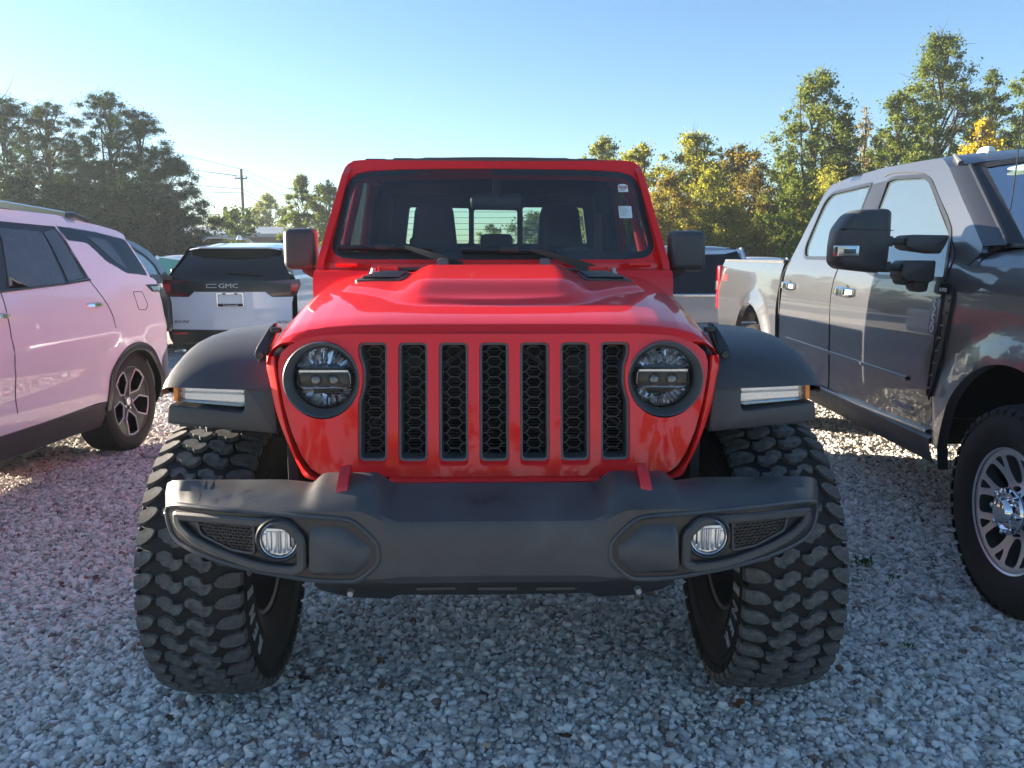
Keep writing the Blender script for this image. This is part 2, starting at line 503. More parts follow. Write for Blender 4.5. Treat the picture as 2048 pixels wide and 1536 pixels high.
def stone_mesh(k):
    r_ = np.random.default_rng(100 + k)
    bm = bmesh.new()
    ax = np.array([1.0, r_.uniform(.62, .9), r_.uniform(.5, .78)])
    for _ in range(15 + k % 4):
        p = r_.normal(size=3); p = np.sign(p) * np.abs(p) ** .8; p /= np.linalg.norm(p)
        p = p * r_.uniform(.86, 1.08) * ax * .5
        bm.verts.new(tuple(p))
    res = bmesh.ops.convex_hull(bm, input=list(bm.verts))
    bmesh.ops.delete(bm, geom=list({e for e in res['geom_interior'] + res['geom_unused'] if isinstance(e, bmesh.types.BMVert)}), context='VERTS')
    bmesh.ops.bevel(bm, geom=list(bm.edges), offset=.035, segments=1, affect='EDGES')
    me = bpy.data.meshes.new('stone_chip'); bm.to_mesh(me); bm.free()
    me.materials.append(M['stone'])
    return me
STONES = [bpy.data.objects.new('stone_chip', stone_mesh(k)) for k in range(8)]

def gravel_field():
    P = []
    def fill(y0, y1, step, jit, zlo, zhi):
        ys = np.arange(y0, y1, step); out = []
        for y in ys:
            w = .70 * y + 2.0
            xs_ = np.arange(-w, w, step)
            q = np.stack([xs_ + rng.uniform(-jit, jit, len(xs_)) * step, y + rng.uniform(-jit, jit, len(xs_)) * step], 1)
            out.append(q)
        q = np.concatenate(out)
        z = rng.uniform(zlo, zhi, len(q))
        return np.column_stack([q, z])
    A = fill(1.4, 6.0, .0172, .55, -.004, .008)
    B = fill(6.0, 11.0, .029, .55, -.006, .012)
    P = np.concatenate([A, B])
    sc = rng.lognormal(math.log(.0275), .36, len(P)).clip(.012, .060)
    sc[len(A):] *= 1.25
    sc[rng.random(len(P)) < .012] *= 1.45
    sc = sc.clip(.014, .068)
    me = bpy.data.meshes.new('gravel')
    me.vertices.add(len(P)); me.vertices.foreach_set('co', P.astype(np.float32).ravel())
    a = me.attributes.new('sc', 'FLOAT', 'POINT'); a.data.foreach_set('value', sc.astype(np.float32))
    rot = np.column_stack([rng.normal(0, .42, len(P)), rng.normal(0, .42, len(P)), rng.uniform(0, 6.283, len(P))])
    a = me.attributes.new('rt', 'FLOAT_VECTOR', 'POINT'); a.data.foreach_set('vector', rot.astype(np.float32).ravel())
    a = me.attributes.new('ix', 'INT', 'POINT'); a.data.foreach_set('value', rng.integers(0, 8, len(P)).astype(np.int32))
    o = bpy.data.objects.new('gravel', me); COL.objects.link(o)
    o['kind'] = 'stuff'; o['label'] = 'crushed pale grey limestone gravel covering the parking lot'
    ng = bpy.data.node_groups.new('gravel_scatter', 'GeometryNodeTree')
    ng.interface.new_socket('Geometry', in_out='INPUT', socket_type='NodeSocketGeometry')
    ng.interface.new_socket('Geometry', in_out='OUTPUT', socket_type='NodeSocketGeometry')
    gi = ng.nodes.new('NodeGroupInput'); go = ng.nodes.new('NodeGroupOutput')
    jn = ng.nodes.new('GeometryNodeJoinGeometry')
    for s_ in reversed(STONES):
        oi = ng.nodes.new('GeometryNodeObjectInfo'); oi.inputs['Object'].default_value = s_; oi.inputs['As Instance'].default_value = True
        ng.links.new(oi.outputs['Geometry'], jn.inputs[0])
    ip = ng.nodes.new('GeometryNodeInstanceOnPoints')
    ng.links.new(gi.outputs[0], ip.inputs['Points']); ng.links.new(jn.outputs[0], ip.inputs['Instance'])
    ip.inputs['Pick Instance'].default_value = True
    def attr(n, t):
        x = ng.nodes.new('GeometryNodeInputNamedAttribute'); x.data_type = t; x.inputs['Name'].default_value = n
        return next(o_ for o_ in x.outputs if o_.enabled and o_.name == 'Attribute')
    ng.links.new(attr('ix', 'INT'), ip.inputs['Instance Index'])
    ng.links.new(attr('rt', 'FLOAT_VECTOR'), ip.inputs['Rotation'])
    ng.links.new(attr('sc', 'FLOAT'), ip.inputs['Scale'])
    ng.links.new(ip.outputs[0], go.inputs[0])
    md = o.modifiers.new('scatter', 'NODES'); md.node_group = ng
    return len(P)
print('stones', gravel_field())
# ================================================================== red pickup in the middle
JO = (0, 2.83, 0)
jeep = thing('pickup_truck', 'red lifted off road pickup with seven slot grille and huge mud tyres facing the viewer', 'pickup truck', JO, off=JO)
def mir(mb):
    m = MB(); m.v = [(-x, y, z) for x, y, z in mb.v]; m.f = [f[::-1] for f in mb.f]; m.m = list(mb.m); return m
def sym(L):
    out = list(L)
    for x, z in reversed(L):
        if abs(x) > 2e-3: out.append((-x, z))
    return [((0.0 if abs(x) < 2e-3 else x), z) for x, z in out]
def both(name, mb, mats, parent=jeep, **k):
    return part(name, mb, mats, parent, **k), part(name, mir(mb), mats, parent, **k)

# ---- grille
def GY(x, z): return 2.285 + (z - .874) * .17 + .05 * (abs(x) / .66) ** 3
def gp(px, py): return on(px, py, GY)
gfr = lambda u, v, w=0: Vector((u, GY(u, v) - w, v))
face = sym([gp(*q) for q in [(988, 668), (700, 668), (640, 671), (604, 679), (578, 691), (562, 706), (556, 725), (557, 750), (568, 812), (584, 866), (603, 911), (622, 937), (640, 949), (680, 953), (988, 953)]])
zt, zb, zb2 = gp(988, 684.5)[1], gp(988, 932)[1], gp(988, 924)[1]
pitch = (gp(1231, 800)[0] - gp(745, 800)[0]) / 6
hw = .0425
slot_red = []; slot_in = []
for k in range(-3, 4):
    c = k * pitch
    for lst, top, bot, w in ((slot_red, zt, zb, hw), (slot_in, zt - .002, zb2, hw - .0015)):
        if abs(k) == 3:
            s = -1 if k < 0 else 1
            z1, z2, z3, z4 = gp(740, 712)[1], gp(740, 735)[1], gp(740, 775)[1], gp(740, 803)[1]
            n = w - .0135
            p = [(-w, bot), (w, bot), (w, top), (-w, top), (-w, z1), (-n, z2), (-n, z3), (-w, z4)]
            rr = [.018, .018, .016, .018, .03, .03, .03, .03]
            if s > 0: p = [(-x, z) for x, z in p][::-1]; rr = rr[::-1]
            p = [(x + c, z) for x, z in p]
            lst.append(rpoly(p, rr, 5))
        else:
            lst.append(rpoly([(c - w, bot), (c + w, bot), (c + w, top), (c - w, top)], .0175, 5))
hl = gp(643, 760.5); hx, hz = abs(hl[0]), hl[1]
HR = .1105
mb = MB()
sheet(mb, face, lambda u, v: gfr(u, v), slot_red + [circle(-hx, hz, HR, 48), circle(hx, hz, HR, 48)], .03, .032)
grille = part('grille', mb, M['red'], jeep)
# lower lip and outer rim
mb = MB()
lip = [gp(*q) for q in [(700, 956), (988, 956)]]
xs_ = np.linspace(-.30, .30, 21)
zl = lip[1][1]
loft(mb, [[(x, GY(x, zl) + .012, zl + .004), (x, GY(x, zl) - .012, zl - .001), (x, GY(x, zl) - .018, zl - .006), (x, GY(x, zl) - .016, zl - .014), (x, GY(x, zl) + .05, zl - .02)] for x in xs_])
inn = [gp(*q) for q in [(550, 712), (552, 735), (557, 772), (567, 830), (583, 886), (600, 924), (618, 947), (640, 958), (690, 961)]]
out = [gp(*q) for q in [(532, 712), (532, 737), (538, 762), (547, 808), (559, 846), (579, 897), (597, 934), (613, 957), (660, 966)]]
inn, out = spline(inn, 5), spline(out, 5)
rim = MB()
rr = []
for (xi, zi), (xo, zo) in zip(inn, out):
    d = Vector((xo - xi, zo - zi)); d.normalize()
    y = GY(xi, zi); yo = GY(xo, zo)
    rr.append([(xi, y + .03, zi), (xi, y - .002, zi), (xi + d.x * .004, y - .006, zi + d.y * .004), (xo - d.x * .008, yo - .004, zo - d.y * .008), (xo - d.x * .002, yo + .001, zo - d.y * .002), (xo, yo + .008, zo), (xo + d.x * .004, yo + .10, zo + d.y * .004)])
loft(rim, rr)
both('grille_rim', rim, M['red'])
part('lower_lip', mb, M['red'], jeep)
mb = MB()
sheet(mb, inset(face, -.003), lambda u, v: gfr(u, v, -.030), slot_red + [circle(-hx, hz, HR - .004, 48), circle(hx, hz, HR - .004, 48)], .05, .0)
rbox(mb, (0, 2.52, 1.05), (1.16, .12, .42), .01)
part('grille_support', mb, M['black'], jeep)
# slots: frame, honeycomb, and what lies behind
BEV = []
M['comb'] = pbr('grille_mesh_plastic', (.055, .058, .062), .42)
for so in slot_in:
    mb = MB()
    si = inset(ccw(so), .0065)
    ring_prism(mb, ccw(so), si, lambda u, v, w: gfr(u, v, w), -.085, -.014)
    sl = part('grille_slot', mb, M['plastic_grey'], grille)
    ch = MB(); a_ = slot_red[len(BEV)]; BEV.append(1)
    loft(ch, [[gfr(u, v, w) for u, v in lp] for lp, w in ((inset(ccw(a_), -.0012), -.0008), (inset(ccw(a_), .0008), -.004), (ccw(so), -.014), (ccw(so), -.03))], True)
    part('slot_chamfer', ch, M['red'], grille, 60)
    xs0 = [p[0] for p in si]; c = (min(xs0) + max(xs0)) / 2; z0 = min(p[1] for p in si); z1 = max(p[1] for p in si)
    mb = MB()
    ph = .0293; a = .0235; tt = .0115; hwid = (max(xs0) - min(xs0)) / 2
    zc = z1 - .010
    w_ = .0026
    def seg(x0, za, x1, zb_):
        poly = si
        P = np.array([(lerp(x0, x1, t), lerp(za, zb_, t)) for t in np.linspace(0, 1, 9)])
        k = pip(P, poly)
        if not k.any(): return
        i0, i1 = np.where(k)[0][0], np.where(k)[0][-1]
        if i1 <= i0: return
        bar(mb, gfr(P[i0][0], P[i0][1], -.062), gfr(P[i1][0], P[i1][1], -.062), w_, .006, (0, -1, 0))
    while zc > z0 - ph:
        m_ = zc - ph / 2
        seg(c - tt, zc, c + tt, zc); seg(c + tt, zc, c + a, m_); seg(c + a, m_, c + tt, zc - ph); seg(c - tt, zc, c - a, m_); seg(c - a, m_, c - tt, zc - ph)
        seg(c - hwid, m_, c - a, m_); seg(c + a, m_, c + hwid, m_)
        zc -= ph
    hc = part('honeycomb', mb, M['comb'], grille, 0)
mb = MB()
for k in range(46):
    z = .885 + k * .0085
    rbox(mb, (0, 2.425, z), (1.0, .012, .0035), 0)
rbox(mb, (0, 2.44, 1.08), (1.1, .012, .42), 0)
for s in (-1, 1):
    cyl(mb, (s * .245, 2.432, 1.19), (s * .245, 2.412, 1.19), .035, .03, 24)
    bar(mb, (s * .06, 2.405, 1.25), (s * .40, 2.405, .98), .012, .012, (0, -1, 0))
part('radiator', mb, M['black'], jeep, 0)

# ---- headlights
M['plate'] = pbr('lamp_inner_plate', (.45, .52, .60), .16, .9)
def headlight(s):
    o = Vector((s * hx, GY(s * hx, hz) - .001, hz)); ax = (0, -1, 0)
    mb = MB()
    lathe(mb, [(-.03, .1095), (.004, .1100), (.007, .1075), (.004, .1050), (-.004, .1035), (-.036, .0955), (-.040, .0935), (-.038, .0915), (-.036, .0900), (-.060, .0885), (-.07, .0885)], o, ax, 64)
    h = part('headlight', mb, M['plastic_grey'], jeep)
    mb = MB()
    lathe(mb, [(-.050, .0882), (-.068, .082), (-.088, .06), (-.10, .03), (-.103, 0)], o, ax, 22)
    rl = random.Random(3 + int(s))
    for k in range(34):               # facets of the reflector round the rim
        for up in (1, -1):
            a = R(16 + 148 * k / 33.) * up
            r0_, r1_ = (.050 if up > 0 else .058) + rl.uniform(-.008, .008), .0860
            if abs(math.sin(a)) * r0_ < .034: r0_ = .036 / max(.2, abs(math.sin(a)))
            if r0_ > .074: continue
            d = Vector((math.cos(a), 0, math.sin(a))); t_ = Vector((-math.sin(a), 0, math.cos(a)))
            n_ = Vector((rl.uniform(-.35, .35), -1, rl.uniform(.22, .85)))
            c_ = o + d * (r0_ + r1_) / 2 + Vector((0, .060 + rl.uniform(-.006, .01), 0))
            L_ = (r1_ - r0_) / 2; W_ = .0040 * rl.uniform(.7, 1.2)
            vs = []
            for q, e in ((-1, -1), (1, -1), (1, 1), (-1, 1)):
                pnt = d * L_ * q + t_ * W_ * e
                pnt.y = -(n_.x * pnt.x + n_.z * pnt.z) / n_.y
                vs.append(c_ + pnt)
            mb.add(vs, [(0, 1, 2, 3)])
    part('reflector', mb, M['reflector'], h, 25)
    mb = MB()
    band = rpoly([(-.076, -.020), (-.062, -.028), (.062, -.028), (.076, -.020), (.074, .019), (-.074, .019)], .012, 4)
    prism(mb, band, frame(o + Vector((0, .085, 0)), (1, 0, 0), (0, 0, 1)), 0, .045, .004)
    hz2 = MB(); prism(hz2, [(-.070, .026), (.070, .026), (.050, .060), (-.050, .060)], lambda u, v, w=0: o + Vector((u, .085 - w + (v - .036) * .9, v)), 0, .02, .003); part('reflector_plate', hz2, M['plate'], h)
    part('projector_housing', mb, M['plastic_g'], h)
    mb = MB()
    for q in (-.024, .026):
        lathe(mb, [(-.0, .020), (.006, .0185), (.011, .013), (.0135, .006), (.014, 0)], o + Vector((q, .041, -.006)), ax, 28)
    part('projector_lens', mb, pbr('projector_lens', (.03, .03, .035), .02, 0, 1, 0, spec=1, ior=1.7) if 'proj' not in M else M['proj'], h)
    mb = MB()
    tube(mb, [o + Vector((u, .038, v)) for u, v in band], .0024, 8, True)
    bar(mb, o + Vector((-.072, .036, .0215)), o + Vector((.072, .036, .0215)), .006, .004, (0, -1, 0))
    part('light_strip', mb, M['chrome_r'], h)
    mb = MB()
    lathe(mb, [(-.042, .0895), (-.029, .083), (-.018, .064), (-.012, .038), (-.009, .015), (-.0085, 0)], o, ax, 48)
    part('headlight_lens', mb, M['lens'], h)
headlight(-1); headlight(1)

# ---- hood
LF = [on(*q, lambda x, z: 2.42) for q in [(988, 643), (700, 643), (640, 645), (604, 650), (577, 659), (557, 674), (541, 694), (536, 706)]]
fr_x = [0, .2, .34, .42, .49, .545, .585, .615, .64, .652, .658]
fr_z = [1.311, 1.311, 1.310, 1.308, 1.303, 1.295, 1.284, 1.270, 1.248, 1.225, 1.203]
re_x = [0, .22, .38, .47, .55, .61, .65, .68, .703, .712, .716]
re_z = [1.434, 1.434, 1.432, 1.429, 1.421, 1.408, 1.392, 1.370, 1.34, 1.30, 1.25]
HY0, HY1 = 2.405, 3.40
def hood_bulge(x, y):
    ax = abs(x)
    yb = 2.60 + .02 * (ax / .25) ** 2 if ax < .25 else 2.62 + (ax - .25) * 1.0
    wing = .014 * sstep(yb, yb + .04, y) * (1 - sstep(.505, .535, ax)) * (1 - .0 * y)
    c = .036 * sstep(2.63, 2.80, y) * (1 - sstep(.245, .325, ax))
    return (wing + c) * (1 - .55 * sstep(3.15, 3.40, y))
def hood_pt(s, y):
    """s in 0..1 across half section"""
    t = (y - HY0) / (HY1 - HY0)
    i = s * (len(fr_x) - 1); k = min(int(i), len(fr_x) - 2); f = i - k
    xa, za = lerp(fr_x[k], fr_x[k + 1], f), lerp(fr_z[k], fr_z[k + 1], f)
    xb, zb_ = lerp(re_x[k], re_x[k + 1], f), lerp(re_z[k], re_z[k + 1], f)
    x, z = lerp(xa, xb, t), lerp(za, zb_, t) + .018 * math.sin(math.pi * min(1, t)) - .006 * (1 - min(1, t * 12)) ** 2
    return x, z + hood_bulge(x, y)
def hood_z(x, y):
    lo, hi = 0., 1.
    for _ in range(24):
        m = (lo + hi) / 2
        if hood_pt(m, y)[0] < abs(x): lo = m
        else: hi = m
    return hood_pt(lo, y)[1]
mb = MB()
ys = list(np.linspace(HY0, HY0 + .05, 6)) + list(np.linspace(HY0 + .06, HY1, 86))
ss = np.unique(np.concatenate([np.linspace(0, .30, 16), np.linspace(.30, .52, 20), np.linspace(.52, 1, 26)]))
rings = []
for y in ys:
    half = [hood_pt(s, y) for s in ss]
    # smooth section
    row = [(-x, y, z) for x, z in half[::-1]] + [(x, y, z) for x, z in half[1:]]
    rings.append(row)
# front lip: crease -> gap above the grille
def lip_ring(dy, dz, k):
    row = []
    half = [hood_pt(s, HY0) for s in ss]
    for x, z in half:
        w = 1 - sstep(.52, .655, x) * .8
        row.append((x, HY0 - dy, z - dz * w))
    return [(-x, y, z) for x, y, z in row[::-1]] + row[1:]
lips = [lip_ring(-.012, .062, 0), lip_ring(.026, .0365, 0), lip_ring(.026, .032, 0), lip_ring(.008, .003, 0)]
loft(mb, [[(x, y + (.0), z) for x, y, z in r_] for r_ in lips] + rings)
loft(mb, [rings[-1], [(x, y + .004, z - .02) for x, y, z in rings[-1]]])
hood = part('hood', mb, M['red'], jeep, 40)
# vents
def vent():
    mb = MB()
    y0, y1 = 2.99, 3.215
    pl = rpoly([(-.505, 3.00), (-.325, 2.975), (-.318, 3.20), (-.455, 3.225)], .022, 4)
    f = lambda u, v, w=0: Vector((u, v, hood_z(u, v) + w))
    ring_prism(mb, ccw(pl), inset(ccw(pl), .020), f, -.02, .007)
    a = part('hood_vent', mb, M['plastic'], hood); b = part('hood_vent', mir(mb), M['plastic'], hood)
    m2 = MB()
    sheet(m2, inset(ccw(pl), .019), lambda u, v: f(u, v, .0015), (), .03, 0)
    m3 = MB()
    for k in range(4):
        v = 3.02 + k * .048
        rbox(m3, tuple(f(-.405 + .008 * k, v, .010)), (.135 - .008 * k, .030, .006), .002, rot=Euler((R(-16), 0, 0)))
    for m_, mat, nm in ((m2, M['black'], 'vent_floor'), (m3, M['plastic_grey'], 'louvre')):
        part(nm, m_, mat, hood); part(nm, mir(m_), mat, hood)
vent()
mb = MB()
zc = hood_z(.21, 3.36)
rbox(mb, (-.205, 3.36, zc + .018), (.052, .05, .036), .007, fn=lambda x, y, z: (x * (1 - .28 * (z > 0)), y * (1 - .2 * (z > 0)), z))
both('hood_bump_stop', mb, M['plastic_grey'], hood)

# ---- windshield frame, glass
def WY(x, z): return 3.48 + (z - 1.47) * .80 + .10 * (abs(x) / .75) ** 2
wp = lambda px, py: on(px, py, WY, 3.6)
wfr = lambda u, v, w=0: Vector((u, WY(u, v) - w, v))
wo = sym([wp(*q) for q in [(988, 317), (800, 318), (722, 320), (707, 321.5), (698, 327), (691.5, 336), (686, 352), (668, 419), (651, 490), (641, 522), (638, 527), (988, 527)]])
wi = sym([wp(*q) for q in [(988, 336.5), (800, 338), (738, 341), (713, 347), (699, 358), (690, 376), (677, 432), (665, 480), (663.5, 496), (669, 508), (684, 516), (722, 519), (988, 519.5)]])
mb = MB(); sheet(mb, wo, wfr, [wi], .03, .07)
part('windshield_frame', mb, M['red'], jeep)
mb = MB(); sheet(mb, wi, lambda u, v: wfr(u, v, -.004), (), .05, 0)
ws = part('windshield', mb, M['windshield'], jeep)
mb = MB(); sheet(mb, inset(ccw(wi), .001), lambda u, v: wfr(u, v, -.007), [inset(ccw(wi), .030)], .04, 0)
part('glass_border', mb, M['plastic_g'], ws)
# stickers inside the glass
def sticker(cx, cy, w, h, body):
    x, z = wp(cx, cy)
    f = frame(wfr(x, z, .0015), (1, 0, 0), wfr(x, z + .01) - wfr(x, z))
    mb = MB(); body(mb, f, w, h); return mb
def st1(mb, f, w, h):
    prism(mb, rpoly([(-w, -h), (w, -h), (w * .93, h * .75), (w * .3, h), (-w * .6, h), (-w, h * .7)], .004, 2), f, -.001, .0, 0, 0)
    prism(mb, [(-w * .85, -h * .02), (w * .75, -h * .02), (w * .75, h * .55), (-w * .85, h * .55)], lambda u, v, q=0: f(u, v, q + .0006), -.0004, .0, 0, 1)
    for k in range(3): prism(mb, [(-w * .7, -h * (.2 + .24 * k)), (w * (.7 - .2 * k), -h * (.2 + .24 * k)), (w * (.7 - .2 * k), -h * (.12 + .24 * k)), (-w * .7, -h * (.12 + .24 * k))], lambda u, v, q=0: f(u, v, q + .0006), -.0004, 0, 0, 2)
    prism(mb, [(-w * .6, h * .2), (w * .5, h * .2), (w * .5, h * .34), (-w * .6, h * .34)], lambda u, v, q=0: f(u, v, q + .0009), -.0004, 0, 0, 0)
def st2(mb, f, w, h):
    prism(mb, rpoly([(-w, -h), (w, -h), (w, h), (-w, h)], .004, 2), f, -.001, 0, 0, 0)
    for k in range(10):
        v = h * .82 - k * h * .17; L = (.8, 1.5, 1.1, 1.6, 1.3, 1.6, 1.0, 1.55, .9, 1.6)[k] * w
        prism(mb, [(-w * .82, v), (-w * .82 + L, v), (-w * .82 + L, v + h * .045), (-w * .82, v + h * .045)], lambda u, q_, q=0: f(u, q_, q + .0006), -.0004, 0, 0, 2)
part('sticker', sticker(1246, 376, .0225, .0235, st1), [M['paper'], M['paper_red'], M['ink']], ws, label='white sticker with a red band high on the glass')
part('sticker', sticker(1250.5, 424, .029, .0345, st2), [M['paper'], M['paper_red'], M['ink']], ws, label='white printed label below the red banded sticker')

# ---- cowl, hinges, nozzles, latch brackets
mb = MB()
xs_ = np.linspace(-.748, .748, 31)
loft(mb, [[(x, WY(x, 1.468) + dy, z) for x in xs_] for dy, z in ((.02, 1.474), (-.012, 1.468), (-.014, 1.448), (-.045, 1.444), (-.10, 1.440), (-.13, 1.40), (-.13, 1.3))])
part('cowl', mb, M['red'], jeep)
mb = MB()
rbox(mb, (-.18, 3.405, 1.448), (.50, .06, .012), .003)
rbox(mb, (.30, 3.405, 1.446), (.28, .05, .010), .003)
for k in range(14): rbox(mb, (.07 + k * .0135, 3.385, 1.452), (.006, .03, .012), .001)
part('cowl_grille', mb, M['plastic'], jeep)
mb = MB()
x, z = wp(700, 527)
rbox(mb, (x, 3.475, z - .002), (.085, .03, .026), .006)
cyl(mb, (x - .045, 3.462, z - .002), (x + .045, 3.462, z - .002), .011, .011, 14)
both('windshield_hinge', mb, M['red'])
mb = MB()
rbox(mb, (-.425, 3.375, 1.437), (.082, .04, .006), .002)
rbox(mb, (-.425, 3.375, 1.449), (.082, .006, .022), .002)
for k in (-1, 1): rbox(mb, (-.425 + k * .036, 3.37, 1.446), (.008, .045, .020), .002)
both('latch_bracket', mb, M['red'])
mb = MB()
cyl(mb, (-.485, 3.37, 1.425), (-.485, 3.37, 1.452), .012, .009, 14); cyl(mb, (-.485, 3.37, 1.425), (-.485, 3.37, 1.436), .016, .016, 14)
both('washer_nozzle', mb, M['galv'])

# ---- wipers
def wiper(xb0, xb1, yb, xa, ya, xp, yp):
    mb = MB()
    w = lambda px, py, d: wfr(*wp(px, py), d)
    p = [w(lerp(xb0, xb1, t), yb + 4 * (t - .0), .028) for t in np.linspace(0, 1, 9)]
    tube(mb, p, .0095, 8)
    bar(mb, w(xb0, yb + 3, .018), w(xb1, yb + 7, .018), .012, .016, (0, -1, .5))
    m = lerp(xb0, xb1, .5)
    rbox(mb, tuple(w(m, yb, .034)), (.075, .02, .022), .004)
    W = part('wiper', mb, M['plastic_g'], jeep)
    mb = MB()
    a, c = w(xa, ya, .045), w(xp, yp, .03)
    c = Vector((c.x, c.y - .03, c.z - .004))
    rings = []
    for t in np.linspace(0, 1, 8):
        q = a.lerp(c, t) + Vector((0, -.008 * math.sin(t * 3.14), .004 * math.sin(t * 3.14))); h_ = lerp(.007, .021, t)
        rings.append([q + Vector((0, -.009, h_)), q + Vector((0, .006, h_)), q + Vector((0, .006, -h_)), q + Vector((0, -.009, -h_))])
    loft(mb, rings, True, True, True)
    part('wiper_arm', mb, M['plastic_g'], W)
wiper(677, 866, 494, 812, 494, 928, 532)
wiper(924, 1112, 500, 1060, 499, 1185, 537)

# ---- roof, cab sides, rear wall
def roof_pt(x, y):
    w = lerp(.675, .70, min(1, (y - 3.85) / .8))
    return 1.930 + .012 * (1 - (x / w) ** 2) + .012 * math.sin(math.pi * (y - 3.85) / 1.7) - .035 * max(0, (abs(x) / w - .90) / .10) ** 2
mb = MB()
ys = np.linspace(3.845, 5.50, 14)
xs_ = np.linspace(-1, 1, 41)
rings = []
for y in ys:
    w = lerp(.672, .70, min(1, (y - 3.85) / .8))
    rings.append([(x * w, y + .09 * x * x * (1 - (y - 3.845) / 1.66), roof_pt(x * w, y)) for x in xs_])
loft(mb, rings)
loft(mb, [rings[0], [(x, y - .002, z - .03) for x, y, z in rings[0]]])
for k, q in enumerate((-.55, -.42, -.28, -.12, .14, .30, .44)):
    rbox(mb, (q, 4.55, roof_pt(q, 4.5) - .004), (.10, 1.15, .016), .0075, 3)
part('roof', mb, M['plastic'], jeep)
mb = MB(); cyl(mb, (-.672, 3.98, 1.895), (-.695, 3.97, 1.90), .010, .012, 10)
both('roof_latch', mb, M['plastic_g'])
def sideX(z): return .757 if z < 1.40 else .757 - (z - 1.40) * .155
sides = MB()
frontd = rpoly([(3.62, 1.43), (4.60, 1.43), (4.60, 1.885), (4.02, 1.885), (3.97, 1.87)], .03)
reard = rpoly([(4.72, 1.43), (5.36, 1.43), (5.36, 1.885), (4.72, 1.885)], .04)
sheet(sides, [(3.49, .80), (5.50, .80), (5.50, 1.925), (3.96, 1.925), (3.90, 1.90), (3.84, 1.86), (3.53, 1.47)], lambda u, v: Vector((-sideX(v), u, v)), [frontd, reard], .12, .03, inward=(1, 0, 0))
both('cab_side', sides, M['red'])
mb = MB(); sheet(mb, frontd, lambda u, v: Vector((-sideX(v) + .012, u, v)), (), .2, 0)
both('side_window', mb, M['tint'])
mb = MB(); sheet(mb, reard, lambda u, v: Vector((-sideX(v) + .012, u, v)), (), .2, 0)
both('side_window', mb, M['privacy'])
RW = 5.44
rw = lambda px, py: (at(px, py, RW).x, at(px, py, RW).z)
holes = [rpoly([rw(812, 488), rw(938, 487), rw(938, 417), rw(820, 415)], .015), rpoly([rw(948, 488), rw(1034, 488), rw(1034, 421), rw(948, 420)], .015), rpoly([rw(1045, 488), rw(1172, 488), rw(1164, 416), rw(1045, 415)], .015)]
mb = MB(); sheet(mb, rpoly([(-.75, .8), (.75, .8), (.75, 1.45), (.69, 1.95), (-.69, 1.95), (-.75, 1.45)], .03), lambda u, v: Vector((u, RW, v)), holes, .12, .05, inward=(0, -1, 0))
rwall = part('rear_wall', mb, M['black'], jeep)
for h_ in holes:
    mb = MB(); sheet(mb, h_, lambda u, v: Vector((u, RW + .02, v)), (), .3, 0)
    pn = part('rear_window', mb, M['pane'], rwall)
mb = MB()
for k in range(6):
    z = rw(900, 488)[1] + .02 + k * .037
    for a_, b_ in ((812, 938), (948, 1034), (1045, 1168)):
        bar(mb, Vector((rw(a_, 450)[0], RW + .012, z)), Vector((rw(b_, 450)[0], RW + .012, z)), .0025, .002, (0, -1, 0))
o = part('defroster_wire', mb, M['black'], rwall, 0); o['kind'] = 'stuff'
# ---- interior
mb = MB()
rbox(mb, (0, 4.45, .82), (1.46, 2.0, .06), .01)
rbox(mb, (0, 3.74, 1.30), (1.40, .34, .30), .05)
rbox(mb, (.36, 3.84, 1.45), (.34, .16, .05), .02)
dash = part('dashboard', mb, M['seat'], jeep)
def seat(cx):
    mb = MB()
    rbox(mb, (cx, 4.45, 1.02), (.50, .50, .16), .05, 3)
    rbox(mb, (cx, 4.66, 1.27), (.48, .15, .56), .06, 3, rot=Euler((R(-10), 0, 0)))
    s_ = part('seat', mb, M['seat'], jeep)
    mb = MB()
    rbox(mb, (cx, 4.66, 1.655), (.262, .11, .27), .05, 4, rot=Euler((R(-6), 0, 0)), fn=lambda x, y, z: (x * (1 - .22 * (z > 0)), y, z))
    part('headrest', mb, M['seat'], s_)
seat((at(867, 450, 4.6).x)); seat(at(1121, 450, 4.6).x)
mb = MB(); rbox(mb, (0, 5.22, 1.25), (1.30, .16, .60), .05, 3); bseat = part('rear_bench', mb, M['seat'], jeep)
for q, z1 in ((at(993, 470, 5.2).x, 1.575), (-.42, 1.56), (.42, 1.56)):
    mb = MB(); rbox(mb, (q, 5.2, z1), (.20, .09, .12), .03, 3); part('headrest', mb, M['seat'], bseat)
mb = MB()
c = Vector((at(1157, 500, 4.02).x, 4.02, 1.37)); ux = Vector((1, 0, 0)); uy = Vector((0, .45, .89))
tube(mb, [c + (ux * math.cos(a) + uy * math.sin(a)) * .185 for a in np.linspace(0, 2 * math.pi, 40, endpoint=False)], .016, 8, True)
bar(mb, c - ux * .18, c + ux * .18, .06, .03, (0, -1, .3)); bar(mb, c, c - uy * .18, .05, .03, (0, -1, .3))
part('steering_wheel', mb, pbr('steering_leather', (.05, .05, .055), .5), jeep)
mb = MB()
m0 = at(993, 403, 3.93)
rbox(mb, m0, (.245, .05, .070), .022, 3); cyl(mb, m0 + Vector((-.0, -.01, .02)), m0 + Vector((0, -.02, .13)), .018, .022, 12)
part('rear_view_mirror', mb, pbr('mirror_back', (.06, .065, .07), .4), jeep)
for s in (-1, 1):                     # painted inner pillars and dark roll bars
    mb = MB(); tube(mb, [(s * .675, 3.70, 1.45), (s * .655, 3.82, 1.62), (s * .625, 3.96, 1.83)], .020, 10)
    part('inner_pillar', mb, M['red'], jeep)
mb = MB()
for s in (-1, 1):
    tube(mb, [(s * .66, 4.72, .9), (s * .645, 4.72, 1.5), (s * .59, 4.72, 1.88)], .045, 10)
